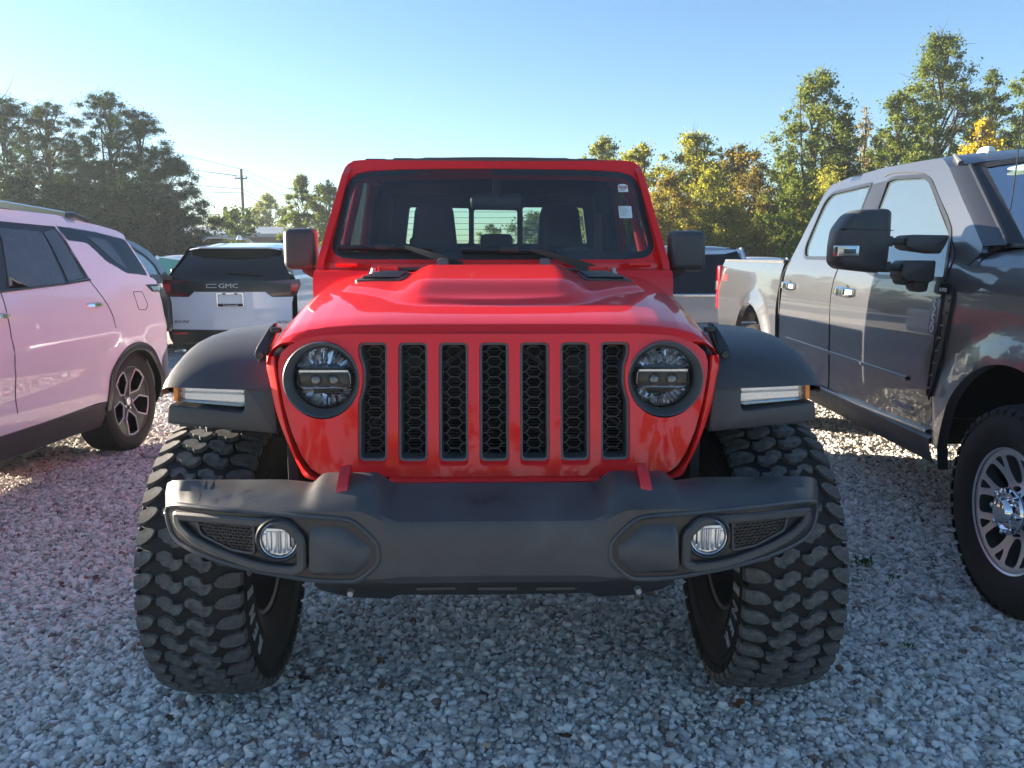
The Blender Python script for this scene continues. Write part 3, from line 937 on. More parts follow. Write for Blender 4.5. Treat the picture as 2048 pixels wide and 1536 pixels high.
tube(mb, [(-.60, 4.72, 1.88), (.60, 4.72, 1.88)], .045, 10)
part('roll_bar', mb, M['black'], jeep)
mb = MB(); rbox(mb, (.575, 4.60, 1.52), (.046, .008, .42), .003, rot=Euler((R(8), R(-2), 0))); part('seat_belt', mb, pbr('seat_belt_webbing', (.30, .15, .09), .7), jeep)

# ---- door mirrors
def mirror(px0, px1, py0, py1, s):
    mb = MB()
    a, b = at(px0, py0, 3.60), at(px1, py1, 3.60)
    c = (a + b) / 2; w, h_ = abs(b.x - a.x), abs(a.z - b.z)
    def f(x, y, z):
        k = 1.0
        if y < 0: return (x * .86 - s * .0, y, z * .88)
        return (x, y, z)
    rbox(mb, (c.x, 3.615, c.z), (w, .095, h_), .026, 4, fn=f)
    m = part('door_mirror', mb, M['plastic'], jeep)
    mb = MB()
    rings = []
    xi = -s * .0
    p0 = Vector((s * .765, 3.66, c.z - h_ * .60)); p1 = Vector((c.x - s * .01, 3.62, c.z - h_ * .42))
    for t in np.linspace(0, 1, 6):
        q = p0.lerp(p1, t); hh = lerp(.030, .022, t)
        rings.append([q + Vector((0, dy * .035, dz * hh)) for dy, dz in ((-1, -.6), (-1, .6), (-.6, 1), (.6, 1), (1, .6), (1, -.6), (.6, -1), (-.6, -1))])
    loft(mb, rings, True, True, True)
    part('mirror_arm', mb, M['plastic'], m)
    mb = MB(); rbox(mb, (c.x, 3.667, c.z), (w * .88, .004, h_ * .86), .001); part('mirror_glass', mb, M['chrome'], m)
mirror(563, 636, 454, 541, -1); mirror(1338, 1412, 459, 544, 1)

# ---- fenders
FYs = [2.402, 2.412, 2.43, 2.46, 2.50, 2.55, 2.61, 2.69, 2.80, 2.95, 3.15, 3.32, 3.45, 3.55]
FZs = [1.108, 1.122, 1.142, 1.168, 1.193, 1.213, 1.229, 1.242, 1.250, 1.252, 1.243, 1.215, 1.14, 1.02]
def fender():
    mb = MB(); rings = []
    prof = [(.60, 0), (.70, 0), (.80, .0), (.86, .0), (.90, .001), (.93, .003), (.950, .007), (.965, .013), (.976, .023), (.982, .037), (.984, .055), (.984, .11)]
    x0, x1 = .60, .983
    for y, z in zip(FYs, FZs):
        row = []
        for x, d in prof:
            s = (x - x0) / (x1 - x0)
            zz = 1.108 + (z - 1.108) * (1 - .10 * max(0, s) ** 6) + .012 * s * (1 - sstep(2.40, 2.6, y)) - d * (.25 + .75 * sstep(2.40, 2.50, y))
            row.append((-x, y + .035 * max(0, s) ** 5 * (1 - sstep(2.45, 2.8, y)), zz))
        rings.append(row)
    rings.insert(0, [(x, y + .10, z - .004) for x, y, z in rings[0]])
    loft(mb, rings)
    f = both('fender', mb, M['plastic'])
    F2 = lambda px, py: (at(px, py, 2.41).x, at(px, py, 2.41).z)
    # front fascia
    mb = MB()
    L = rpoly([F2(329, 811), F2(326, 851), F2(556, 868), F2(546, 777), F2(488, 773), F2(487, 826), F2(360, 815)], [.012, .012, .004, .01, .01, .014, .006], 3)
    prism(mb, L, lambda u, v, w=0: Vector((u, 2.405 + .03 * (abs(u) / .98) ** 6 - w, v)), -.16, 0, .008)
    rbox(mb, (-.80, 2.62, 1.03), (.34, .22, .10), .004)
    both('fender_fascia', mb, M['plastic'], ang=30)
    lp = rpoly([F2(346, 765), F2(482, 772), F2(480, 817), F2(345, 808)], .005, 2)
    lf = lambda u, v, w=0: Vector((u, 2.43 + .03 * (abs(u) / .98) ** 6 - w, v))
    for mm in (0, 1):
        fx = (lambda m: mir(m)) if mm else (lambda m: m)
        mb = MB(); prism(mb, lp, lf, -.05, -.022, 0)
        lam = part('marker_lamp', fx(mb), M['chrome_r'], f[mm])
        mb = MB()
        za, zb_ = F2(480, 772)[1] - .003, F2(346, 806)[1] + .001
        xa, xb_ = F2(348, 770)[0], F2(478, 770)[0]
        for k in range(17):
            z = lerp(za, zb_, (k + .5) / 17)
            if k in (8, 9): continue
            bar(mb, lf(xa, z, -.02), lf(xb_, z - .004, -.02), .0022, .004, (0, -1, 0))
        part('lamp_rib', fx(mb), M['reflector'], f[mm], 0)
        mb = MB(); z = lerp(za, zb_, .52)
        bar(mb, lf(xa, z, -.018), lf(xb_, z - .004, -.018), .006, .006, (0, -1, 0)); part('light_bar', fx(mb), pbr('light_bar_white', (.8, .82, .85), .3), f[mm])
        mb = MB(); prism(mb, lp, lf, -.02, .006, .004); part('lamp_lens', fx(mb), M['lens'], f[mm])
        mb = MB(); prism(mb, rpoly([F2(336, 769), F2(347, 769), F2(346, 809), F2(336, 806)], .003, 2), lf, -.045, .008, .003)
        part('side_marker', fx(mb), M['amber'], f[mm])
        if mm == 0: keep = lam
    # rubber hood strap with its bracket
    F3 = lambda px, py: (at(px, py, 2.50).x, at(px, py, 2.50).z)
    mb = MB()
    prism(mb, rpoly([F3(539, 648), F3(527, 659), F3(509, 696), F3(507, 710), F3(518, 728), F3(534, 728), F3(536, 702), F3(545, 668)], .006, 3), lambda u, v, w=0: Vector((u, 2.50 - w + (v - 1.2) * .55, v)), -.035, 0, .007)
    x, z = F3(522, 711); cyl(mb, (x, 2.515, z), (x, 2.487, z), .0115, .0105, 18)
    x2, z2 = F3(541, 660); rbox(mb, (x2 + .006, 2.545, z2 - .004), (.032, .03, .018), .006)
    both('hood_strap', mb, M['plastic_g'])
    mb = MB(); rbox(mb, (-.60, 2.95, .95), (.03, 1.1, .55), .004); rbox(mb, (-.80, 3.05, 1.12), (.34, .7, .02), .004); rbox(mb, (-.80, 3.50, .85), (.34, .02, .6), .004)
    both('wheel_housing', mb, M['black'])
fender()

# ---- bumper
bx = [0, .16, .255, .285, .315, .345, .385, .45, .50, .56, .64, .74, .82, .865, .895, .918, .934]
bYf = [2.030, 2.031, 2.033, 2.036, 2.040, 2.044, 2.050, 2.060, 2.068, 2.078, 2.095, 2.125, 2.158, 2.182, 2.205, 2.232, 2.268]
def Yf(x): return interp(abs(x), bx, bYf)
_zb = [on(*q, lambda x, z: Yf(x), 2.06) for q in [(662, 1166), (588, 1162), (515, 1153), (442, 1135), (380, 1109), (350, 1086), (337, 1062), (330, 1040)]]
ZBX = [0, .24, .31] + [-q[0] for q in _zb]; ZBZ = [.674, .672, .662] + [q[1] + .010 for q in _zb]
def col(x):
    """profile of the bumper at |x|: list of (y,z)"""
    y = Yf(x)
    px = lambda Y: None
    zat = lambda py, Y: at(988, py, Y).z
    h = 1.5 * sstep(.27, .325, x) * (1 - sstep(.46, .505, x))         # raised horn round the tow hook
    o = sstep(.235, .36, x)                                       # outer zone, higher front edge
    dep = lerp(lerp(.17, .15, o), .045, sstep(.70, .925, x))
    zb_ = zat(lerp(964, 955, sstep(.45, .6, x)), y + dep) + .021 * h
    ztf = lerp(zat(1047, y), zat(1009, y + .02), o)
    e = sstep(.88, .934, x)
    zbot = interp(x, ZBX, ZBZ)
    zb_ -= .010 * e
    yb = y + dep - .03 * h * 0
    return [(yb + .05, zb_ - .05), (yb + .008, zb_ - .004), (yb - .010, zb_), (y + dep * .42, lerp(lerp(zb_, ztf, .55), lerp(zb_, ztf, .35), o)), (y + .006 + .008 * o, ztf + .004), (y, ztf - .010), (y - .002, lerp(ztf, zbot, .5)), (y, zbot + .010), (y + .008, zbot + .001), (y + .040, zbot - lerp(.024, .010, o)), (y + .09, zbot - lerp(.026, .012, o))]
mb = MB()
xx = np.unique(np.concatenate([np.linspace(0, .22, 6), np.linspace(.23, .52, 30), np.linspace(.54, .84, 16), np.linspace(.85, .934, 12)]))
cols = [[(-x, y, z) for y, z in col(x)] for x in xx[::-1]] + [[(x, y, z) for y, z in col(x)] for x in xx[1:]]
endc = lambda c, s: [(x + s * .010, y + .10, lerp(z, .84, .15)) for x, y, z in c]
e0 = [(x - .006, y + .03, lerp(z, .84, .03)) for x, y, z in cols[0]]; e1 = [(x + .006, y + .03, lerp(z, .84, .03)) for x, y, z in cols[-1]]
loft(mb, [endc(e0, -1), e0] + cols + [e1, endc(e1, 1)])
def dusty():
    m, nt, b = new_mat('weathered_bumper_plastic')
    n = noise(nt, 5.5, 7, .62); n2 = noise(nt, 900, 2, .6)
    r_ = ramp(nt, n.outputs[0], [(.33, (.026, .027, .030)), (.38, (.046, .047, .051)), (.55, (.058, .059, .062)), (.72, (.080, .080, .081))])
    nt.links.new(r_.outputs[0], b.inputs['Base Color'])
    q = ramp(nt, n.outputs[0], [(.34, .28), (.52, .42), (.7, .52)]); nt.links.new(q.outputs[0], b.inputs['Roughness'])
    bump(nt, b, n2.outputs[0], .2, .0005); return m
M['bumper'] = dusty(); M['bezel'] = pbr('fog_bezel_plastic', (.060, .061, .062), .46, vary=.2, bmp=.25, bscale=900, bdist=.0006)
bumper = part('bumper', mb, M['bumper'], jeep, 32)
bfy = lambda u, v, w=0: Vector((u, Yf(u) - .001 - w, v))
bp = lambda px, py: on(px, py, lambda x, z: Yf(x), 2.06)
def pods(mm):
    fx = (lambda m: mir(m)) if mm else (lambda m: m)
    mb = MB()
    ring = [bp(*q) for q in [(338, 1011), (365, 1010), (470, 1021), (600, 1032), (685, 1038), (716, 1051), (750, 1084), (756, 1104), (753, 1128), (722, 1156), (697, 1162), (630, 1160), (563, 1150), (464, 1129), (384, 1099), (350, 1073), (338, 1043), (335, 1022)]]
    ring = spline(ring + [ring[0]], 4)[:-1]
    tube(mb, [bfy(u, v, .000) for u, v in ring], .0075, 8, True)
    part('trim_lip', fx(mb), M['bumper'], bumper)
    mb = MB(); sheet(mb, inset(ccw(ring), .004), lambda u, v: bfy(u, v, .0015), (), .05, 0); part('recess', fx(mb), M['plastic_g'], bumper)
    mb = MB()
    o = rpoly([bp(*q) for q in [(349, 1018), (575, 1036), (613, 1070), (615, 1136), (592, 1147), (530, 1141), (455, 1117), (385, 1083), (352, 1048)]], [.014, .02, .02, .014, .012, .05, .06, .05, .03], 5)
    o = ccw(o); i1 = inset(o, .006); i2 = inset(o, .020); i3 = inset(o, .024)
    n = len(o)
    loft(mb, [[bfy(u, v, w) for u, v in p] + [bfy(*p[0], w)] for p, w in ((o, 0), (o, .016), (i1, .022), (i2, .021), (i3, .017), (i3, .003))])
    fb = part('fog_bezel', fx(mb), M['bezel'], bumper, 30)
    # honeycomb insert
    mb = MB()
    mp = rpoly([bp(*q) for q in [(398, 1034), (507, 1047), (508, 1102), (464, 1094), (405, 1064)]], .008, 3)
    sheet(mb, mp, lambda u, v: bfy(u, v, .0035), (), .04, 0)
    m2 = MB()
    rm = ccw(mp)
    loft(m2, [[bfy(u, v, w) for u, v in p] + [bfy(*p[0], w)] for p, w in ((inset(rm, -.010), .003), (inset(rm, -.006), .011), (inset(rm, 0), .010), (rm, .003))])
    part('insert_frame', fx(m2), M['plastic'], bumper)
    mn = np.array(mp).min(0); mx_ = np.array(mp).max(0)
    k = 0; z = mn[1]
    while z < mx_[1]:
        x = mn[0] + (.0075 if k % 2 else 0)
        while x < mx_[0]:
            if pip(np.array([(x - .004, z), (x + .004, z), (x, z + .003)]), mp).all():
                rbox(mb, tuple(bfy(x, z, .006)), (.0105, .006, .0052), .0012, 1)
            x += .015
        z += .0085; k += 1
    part('mesh_insert', fx(mb), M['plastic_g'], bumper, 30)
    # fog lamp
    c = bp(560, 1076); o3 = bfy(*c, .004); ax = (0, -1, 0)
    mb = MB(); lathe(mb, [(-.0, .060), (.012, .060), (.016, .056), (.014, .0515), (.004, .049)], o3, ax, 40); rg = part('fog_ring', fx(mb), M['plastic_g'], bumper)
    mb = MB(); lathe(mb, [(.008, .0475), (.003, .044), (-.0005 + .002, .03), (.002, 0)], o3, ax, 12)
    for q in range(-3, 4):
        x = q * .012; h_ = math.sqrt(.043 ** 2 - x * x)
        rbox(mb, tuple(o3 + Vector((x, -.005, -.004))), (.0085, .005, h_ * 1.6), .001, rot=Euler((0, 0, random.uniform(-.5, .5))))
    rbox(mb, tuple(o3 + Vector((0, -.0065, .026))), (.062, .006, .010), .001)
    lam = part('fog_lamp', fx(mb), M['reflector'], bumper, 25)
    mb = MB(); lathe(mb, [(.006, .0475), (.013, .042), (.017, .026), (.0185, .008), (.0187, 0)], o3, ax, 36); part('lens', fx(mb), M['lens'], lam)
    mb = MB(); tube(mb, [o3 + Vector((math.cos(a) * .0475, -.010, math.sin(a) * .0475)) for a in np.linspace(0, 6.283, 40, endpoint=False)], .0022, 6, True); part('lamp_rim', fx(mb), M['chrome_r'], lam)
    # raised pad inboard of the lamp
    mb = MB()
    pd = rpoly([bp(*q) for q in [(622, 1052), (690, 1052), (742, 1096), (742, 1122), (712, 1150), (622, 1150)]], .012, 3)
    pdi = rpoly([bp(*q) for q in [(622, 1070), (690, 1070), (722, 1094), (722, 1118), (700, 1139), (622, 1139)]], .012, 3)
    pd, pdi = ccw(pd), ccw(pdi); n = len(pd)
    vs = [bfy(u, v, .001) for u, v in pd] + [bfy(u, v, .020) for u, v in pdi]
    mb.add(vs, [(i, (i + 1) % n, n + (i + 1) % n, n + i) for i in range(n)] + [[n + i for i in range(n)]])
    part('bumper_pad', fx(mb), M['bumper'], bumper, 50)
    # tow hook and its pocket
    mb = MB()
    z0 = at(683, 1003, 2.10).z
    pr = [(2.19, z0 + .060), (2.185, z0 + .078), (2.160, z0 + .083), (2.125, z0 + .065), (2.105, z0 + .035), (2.098, z0 - .004), (2.130, z0 - .004), (2.138, z0 + .030), (2.160, z0 + .050), (2.19, z0 + .045)]
    xh = at(684, 980, 2.12).x
    def hf(u, v, w=0):
        k = (v - z0) / .08
        return Vector((xh + w * (1 - .25 * k) + .006 * k, u, v))
    prism(mb, rpoly(pr, .006, 2), hf, -.0165, .0165, .003)
    part('tow_hook', fx(mb), M['hookred'], bumper)
    mb = MB(); rbox(mb, (xh, 2.118, z0 + .004), (.060, .02, .012), .003); rbox(mb, (xh + .026, 2.125, z0 + .012), (.012, .03, .03), .003)
    part('hook_pocket', fx(mb), M['dark'], bumper)
pods(0); pods(1)
mb = MB()
vz = lambda px, py: (at(px, py, 2.16).x, at(px, py, 2.16).z)
prism(mb, sym([vz(*q) for q in [(988, 1140), (630, 1140), (628, 1168), (650, 1180), (700, 1192), (782, 1195), (800, 1187), (988, 1187)]]), frame((0, 2.14, 0), (1, 0, 0), (0, 0, 1)), -.15, 0, .012)
for c in (-.285, 0, .285):
    pass
vl = part('front_valance', mb, M['plastic_g'], bumper)
mb = MB()
for px in (873, 995, 1110):
    mb = MB(); x, z = vz(px, 1171); rbox(mb, (x, 2.139, z), (.105, .006, .010), .002); part('valance_slot', mb, M['plastic'], bumper)
mb = MB(); x, z = vz(705, 1177); cyl(mb, (x, 2.145, z), (x, 2.120, z), .010, .008, 12); both('bumper_bolt', mb, M['galv'], bumper)

# ---- wheels with separate tread blocks
WR, NP = .478, 44
def tread_block_meshes():
    pa = 2 * math.pi / NP
    base = [(0, 15), (45, 0), (85, 18), (93, 45), (108, 54), (142, 50), (147, 80), (122, 112), (86, 120), (72, 98), (58, 92), (36, 84), (24, 62), (0, 52)]
    cl = [(-.088 + x * .00056, y / 128) for x, y in base]
    cr = [(-.002 + x * .00056, y / 128 + .10) for x, y in base]
    sh = [(-.160, .20), (-.125, .0), (-.106, .04), (-.098, .16), (-.106, .40), (-.120, .62), (-.140, .76), (-.160, .80)]
    sr = [(.084, .48), (.096, .24), (.118, .08), (.140, .02), (.160, .04), (.160, .66), (.132, .74), (.102, .70), (.088, .62)]
    out = []
    for poly in (sh, cl, cr, sr):
        mb = MB()
        def f(u, v, w=0):
            th = (v - .5) * pa
            r_ = WR - .003 - .020 * (abs(u) / .155) ** 3.2 + w
            return Vector((u, -r_ * math.cos(th), -r_ * math.sin(th)))
        p = [(u, v) for u, v in poly]
        # scale-aware chamfer: shrink in arc units
        cx = sum(q[0] for q in p) / len(p); cy = sum(q[1] for q in p) / len(p)
        def shr(k): return [(cx + (u - cx) * k, cy + (v - cy) * k) for u, v in p]
        n = len(p)
        rings = [[f(u, v, w) for u, v in shr(k)] for k, w in ((1.02, -.024), (.985, -.002), (.955, .0005))]
        loft(mb, rings, True, False, True)
        out.append(mb.mesh('tread_block', M['tread'], (0, 0, 0), 24))
    return out
TB = tread_block_meshes()
def mirror_mesh(me):
    m2 = me.copy()
    co = np.empty(len(m2.vertices) * 3); m2.vertices.foreach_get('co', co); co = co.reshape(-1, 3); co[:, 0] *= -1
    m2.vertices.foreach_set('co', co.ravel()); m2.flip_normals(); return m2
TBm = [mirror_mesh(m) for m in TB]
def carcass(mb, seg=72):
    pr = [(-.105, .215), (-.122, .222), (-.142, .262), (-.154, .320), (-.155, .375), (-.150, .415), (-.148, .440), (-.120, .4545), (-.06, .459), (0, .460)]
    pr = pr + [(-a, r_) for a, r_ in pr[-2::-1]]
    lathe(mb, pr, (0, 0, 0), (1, 0, 0), seg)
def big_wheel(x, y, s, front):
    w = sub_empty('wheel', jeep, (x, y, .468))
    mb = MB(); carcass(mb)
    for q in range(NP * 2):         # shoulder ribs on both sidewalls
        th = q * math.pi / NP
        for sg in (-1, 1):
            c = Vector((sg * .1515, -.425 * math.cos(th), -.425 * math.sin(th)))
            rbox(mb, c, (.010, .050, .012 if q % 2 else .020), .002, 1, rot=Euler((th, 0, 0)))
    for rr_ in (.30, .385):
        for sg in (-1, 1):
            tube(mb, [(sg * (.1525 if rr_ < .35 else .1555), -rr_ * math.cos(a), -rr_ * math.sin(a)) for a in np.linspace(0, 6.283, 60, endpoint=False)], .0022, 5, True)
    part('tyre', mb, M['rubber'], w)
    mb = MB()
    lathe(mb, [(-.10, .216), (-.115, .222), (-.108, .205), (-.07, .20), (.05, .198), (.06, .19), (.06, .05), (.075, .0)], (0, 0, 0), (s, 0, 0), 48)
    lathe(mb, [(.10, .216), (.115, .222), (.108, .205), (.07, .20), (.05, .198)], (0, 0, 0), (s, 0, 0), 48)
    part('rim', mb, M['alloy_dark'], w)
    if front:
        for i, ch in enumerate('RENEGADE'):
            mb = MB()
            a = R(248 - i * 13.5 + 0)
            # on the inner face: direction from hub, seen from the middle of the truck
            th = R(-38 + i * 12.2)      # 0 = straight ahead, negative = below
            d = Vector((0, -math.cos(th), math.sin(th)))
            c = Vector((-s * .1572, 0, 0)) + d * .352
            tan = Vector((0, math.sin(th), math.cos(th)))
            ux = tan
            text(mb, ch, .070, frame(c, ux if s < 0 else -ux, d), 0, 0, outline=.0022, sx=.9)
            part('sidewall_letter', mb, M['letter'], w, 0)
        blocks = TB if s < 0 else TBm
        stuff = MB()
        for k in range(NP):
            th = 2 * math.pi * k / NP
            vis = not (R(110) < th < R(250))        # towards the rear of the wheel nobody can see single blocks
            for b_ in blocks:
                if vis:
                    o = bpy.data.objects.new('tread_block', b_); COL.objects.link(o); o.parent = w; o.rotation_euler = (-th, 0, 0)
                else:
                    mt = Euler((-th, 0, 0)).to_matrix()
                    stuff.add([mt @ v.co for v in b_.vertices], [list(p.vertices) for p in b_.polygons])
        o = part('tread', stuff, M['tread'], w, 42); o['kind'] = 'stuff'
    else:
        stuff = MB(); blocks = TB if s < 0 else TBm
        for k in range(NP):
            mt = Euler((2 * math.pi * k / NP, 0, 0)).to_matrix()
            for b_ in blocks: stuff.add([mt @ v.co for v in b_.vertices], [list(p.vertices) for p in b_.polygons])
        o = part('tread', stuff, M['tread'], w, 42); o['kind'] = 'stuff'
    return w
for s in (-1, 1):
    big_wheel(s * .922, 2.82, s, True)
    big_wheel(s * .960, 6.29, s, False)
# ---- running gear
mb = MB()
mud = pbr('dried_mud', (.20, .15, .10), .9, vary=.5, vscale=14, bmp=.6, bscale=60, bdist=.01)
cyl(mb, (-.80, 2.84, .47), (.80, 2.84, .47), .042); lathe(mb, [(-.11, .02), (-.09, .09), (0, .14), (.09, .09), (.11, .02)], (.18, 2.84, .47), (0, -1, 0), 20)
for s in (-1, 1):
    cyl(mb, (s * .42, 2.84, .5), (s * .42, 2.86, 1.1), .06); bar(mb, (s * .45, 2.86, .42), (s * .38, 3.7, .55), .06, .05, (0, 0, 1))
    rbox(mb, (s * .42, 3.6, .62), (.09, 2.2, .14), .01)
cyl(mb, (-.75, 2.62, .50), (.75, 2.62, .52), .018); cyl(mb, (-.70, 2.66, .58), (.30, 2.70, .66), .016)
for s in (-1, 1):
    cyl(mb, (s * .52, 2.80, .48), (s * .50, 2.88, 1.0), .03); rbox(mb, (s * .50, 2.84, .52), (.14, .16, .08), .01)
part('front_axle', mb, M['black'], jeep)
mb = MB()
for s in (-1, 1):
    rbox(mb, (s * .775, 2.66, .60), (.10, .12, .11), .03, 3); rbox(mb, (s * .715, 2.63, .605), (.08, .07, .07), .02, 3)
    cyl(mb, (s * .79, 2.60, .585), (s * .74, 2.56, .60), .045, .035, 18)
part('steering_knuckle', mb, mud, jeep)
# ---- bed and tailgate
mb = MB()
sheet(mb, [(5.54, .72), (7.30, .72), (7.30, 1.36), (5.54, 1.36)], lambda u, v: Vector((-.77, u, v)), [rpoly([(5.83, .72), (6.75, .72), (6.70, 1.0), (6.5, 1.06), (6.1, 1.06), (5.9, 1.0)], .05)] if False else (), .2, .06, inward=(1, 0, 0))
both('bed_side', mb, M['red'])
mb = MB(); rbox(mb, (0, 7.28, 1.05), (1.50, .07, .60), .015); part('tailgate', mb, M['red'], jeep)
mb = MB(); rbox(mb, (0, 6.4, .85), (1.48, 1.75, .05), 0); part('bed_floor', mb, M['black'], jeep)
mb = MB(); rbox(mb, (-.88, 6.3, 1.06), (.24, 1.1, .05), .02); rbox(mb, (-.88, 5.80, .92), (.24, .05, .26), .02, rot=Euler((R(-25), 0, 0))); rbox(mb, (-.88, 6.80, .92), (.24, .05, .26), .02, rot=Euler((R(25), 0, 0)))
both('rear_fender', mb, M['plastic'])
# ================================================================== helpers for cars seen from the side
def side_tools(org, rz, sgn, prof):
    """prof: list of (z, half width).  survey(px,py) -> (y,z) on that side;  skin(y,z,out) -> local point"""
    zs = [p[0] for p in prof]; ws = [p[1] for p in prof]
    zz = np.linspace(zs[0], zs[-1], 60)
    sp = np.array([interp(z, zs, ws) for z in zz])
    for _ in range(2): sp[1:-1] = (sp[:-2] + 2 * sp[1:-1] + sp[2:]) / 4
    W = lambda z: interp(z, zz, sp)
    Rm = Matrix.Rotation(-rz, 3, 'Z')
    def survey(px, py):
        o = Rm @ (Vector((0, 0, CAM_H)) - Vector(org)); d = Rm @ ray(px, py)
        z = 1.0
        for _ in range(14):
            x = sgn * W(z); t = (x - o.x) / d.x; p = o + d * t; z = lerp(z, p.z, .8)
        return (p.y, p.z)
    def skin(y, z, out=0): return Vector((sgn * (W(z) + out), y, z))
    return survey, skin, W
def strip_ring(mb, loop, w, fm, h=.004, mat=0):
    """thin raised band along a loop"""
    lp = ccw(loop); ip = inset(lp, w)
    n = len(lp)
    vs = [fm(u, v, 0) for u, v in lp] + [fm(u, v, h) for u, v in lp] + [fm(u, v, h) for u, v in ip] + [fm(u, v, 0) for u, v in ip]
    mb.add(vs, [(k * n + i, k * n + (i + 1) % n, (k + 1) * n + (i + 1) % n, (k + 1) * n + i) for k in range(3) for i in range(n)], mat)

M['dwindshield'] = glassy('shaded_windshield', (.30, .38, .38), ior=1.5)  # pane with a darker grey-green tint of its own
# ================================================================== dark grey heavy duty pickup on the right
TO, TR = Vector((3.165, 3.30, 0)), R(-2.5)
truck = thing('pickup_truck', 'dark grey metallic crew cab pickup with extended black towing mirror at the right edge', 'pickup truck', TO, TR)
TS, TK, TW = side_tools(TO, TR, -1, [(.40, .95), (.55, .975), (.70, .985), (.82, 1.0), (1.05, 1.008), (1.25, 1.0), (1.38, .985), (1.44, .965), (1.50, .945), (1.62, .905), (1.80, .845), (1.95, .785), (2.06, .735)])
tk = lambda u, v: TK(u, v)
tko = lambda d: (lambda u, v, w=0: TK(u, v, d + w))
T_IN = (1, 0, 0)
s_rear = TS(1661, 640)[0]; s_bed = TS(1561, 560)[0]; s_front = TS(1872, 640)[0]
zsill = .60
# cab side upper with window openings
win_r = rpoly([TS(*q) for q in [(1610, 515), (1610, 496), (1651, 402), (1666, 386), (1744, 367.5), (1716, 440), (1693, 516)]], [.05, .06, .05, .05, .02, .02, .03], 4)
win_f = rpoly([TS(*q) for q in [(1756, 552), (1722, 535), (1743, 455), (1776, 362), (1790, 355.5), (1850, 352), (1862, 362), (1892, 432), (1903, 464), (1890, 558)]], [.02, .06, .02, .02, .04, .05, .04, .03, .05, .02], 4)
roofline = [TS(*q) for q in [(1577, 528), (1600, 483), (1630, 424), (1652, 383), (1664, 370), (1702, 354), (1771, 334.5), (1848, 321), (1886, 317)]]
apillar = [TS(*q) for q in [(1898, 334), (1916, 376), (1941, 434), (1965, 492)]]
cab_low = [(s_front + .04, TS(1880, 560)[1]), (s_front, 1.10), (s_front + .0, zsill), (s_rear + .02, zsill)]
belt_f = TS(1965, 497)
mb = MB()
outl = roofline + apillar + [(belt_f[0], belt_f[1] - .02), (s_front + .0, 1.30), (s_front, .60), (s_bed - .012, .60)]
sheet(mb, outl, tk, [win_r, win_f], .06, .03, inward=T_IN)
cab = part('cab', mb, M['grey_metal'], truck)
mb2 = MB(); mb2.v = [(-x, y, z) for x, y, z in mb.v]; mb2.f = mb.f; mb2.m = mb.m
part('cab', mb2, M['grey_metal'], truck)
# door seams as recessed dark joints
def seam(pts, w=.009, d=.0012, mat='black', par=None, sk=tko):
    mb = MB(); P = [sk(d)(u, v) for u, v in spline([TS(*q) if sk is tko else q for q in pts], 6)]
    tube(mb, P, w * .5, 5)
    return mb
mb = MB()
for pts in ([(1681, 528), (1668, 560), (1661, 600), (1659, 660), (1658, 730), (1656, 800)], [(1899, 536), (1880, 610), (1868, 690), (1860, 760), (1858, 800)], [(1582, 520), (1567, 548), (1560, 580), (1558, 640), (1557, 690)],
            [(1582, 520), (1612, 455), (1652, 372), (1690, 351), (1771, 330), (1840, 318)] if False else [(1885, 557), (1903, 530), (1908, 497), (1884, 430), (1862, 372), (1846, 347), (1790, 346), (1770, 353)]):
    m_ = seam(pts, .008); part('door_seam', m_, M['black'], cab, 0)
# windows, pillars between them, frames
for w_, nm in ((win_r, 'rear_door_window'), (win_f, 'front_door_window')):
    m_ = MB(); sheet(m_, w_, lambda u, v: TK(u, v, -.010), (), .08, 0); part('side_window', m_, M['sideglass'], truck)
    m_ = MB(); strip_ring(m_, inset(ccw(w_), -.012), .022, tko(.001), .004); part('window_trim', m_, M['plastic_g'], truck)
m_ = MB(); sheet(m_, [TS(*q) for q in [(1746, 368.5), (1775, 361), (1744, 450), (1722, 530), (1696, 517), (1718, 440)]], lambda u, v: TK(u, v, .003), (), .06, .004, inward=T_IN); part('pillar_trim', m_, M['plastic_g'], truck)
# roof, windshield, A-pillars
def mirror_x(p): return Vector((-p.x, p.y, p.z))
RL = [TK(*q) for q in roofline[2:]] + [TK(*apillar[0])]
mb = MB()
rings = []
for p in RL:
    row = []
    for t in np.linspace(-1, 1, 33):
        row.append((p.x * -t if False else abs(p.x) * t, p.y, p.z + .055 * (1 - abs(t) ** 2.6)))
    rings.append(row)
loft(mb, rings)
part('roof', mb, M['grey_metal'], truck, 60)
AP = [TK(*q) for q in apillar]
AP[-1] = AP[-1] + Vector((0.0, 0, 0))
def ws_row(p, k):
    w = abs(p.x) - .085 * 1
    return [Vector((w * t, p.y - .16 * (1 - t * t) * 1.0 - .05, p.z + .055 * (1 - abs(t) ** 2.6) * (1 - k))) for t in np.linspace(-1, 1, 25)]
mb = MB(); loft(mb, [ws_row(p, i / 3) for i, p in enumerate(AP)])
wsT = part('windshield', mb, M['dwindshield'], truck)
for s in (-1, 1):
    mb = MB(); rr = []
    for p, k in zip(AP, range(4)):
        o = Vector((s * abs(p.x), p.y, p.z)); i = Vector((s * (abs(p.x) - .095), p.y - .055, p.z + .004)); m_ = Vector((s * (abs(p.x) - .02), p.y - .030, p.z + .002))
        rr.append([o, m_, i, i + Vector((0, .03, -.01))])
    loft(mb, rr); part('windshield_pillar', mb, M['grey_metal'], truck, 60)
mb = MB(); w0 = ws_row(AP[0], 0); w3 = ws_row(AP[3], 1)
for s in (0, -1):
    tube(mb, [ws_row(p, i / 3)[s] + Vector((0, -.006, .004)) for i, p in enumerate(AP)], .012, 6)
    part('windshield_seal', mb, M['plastic_g'], wsT); mb = MB()
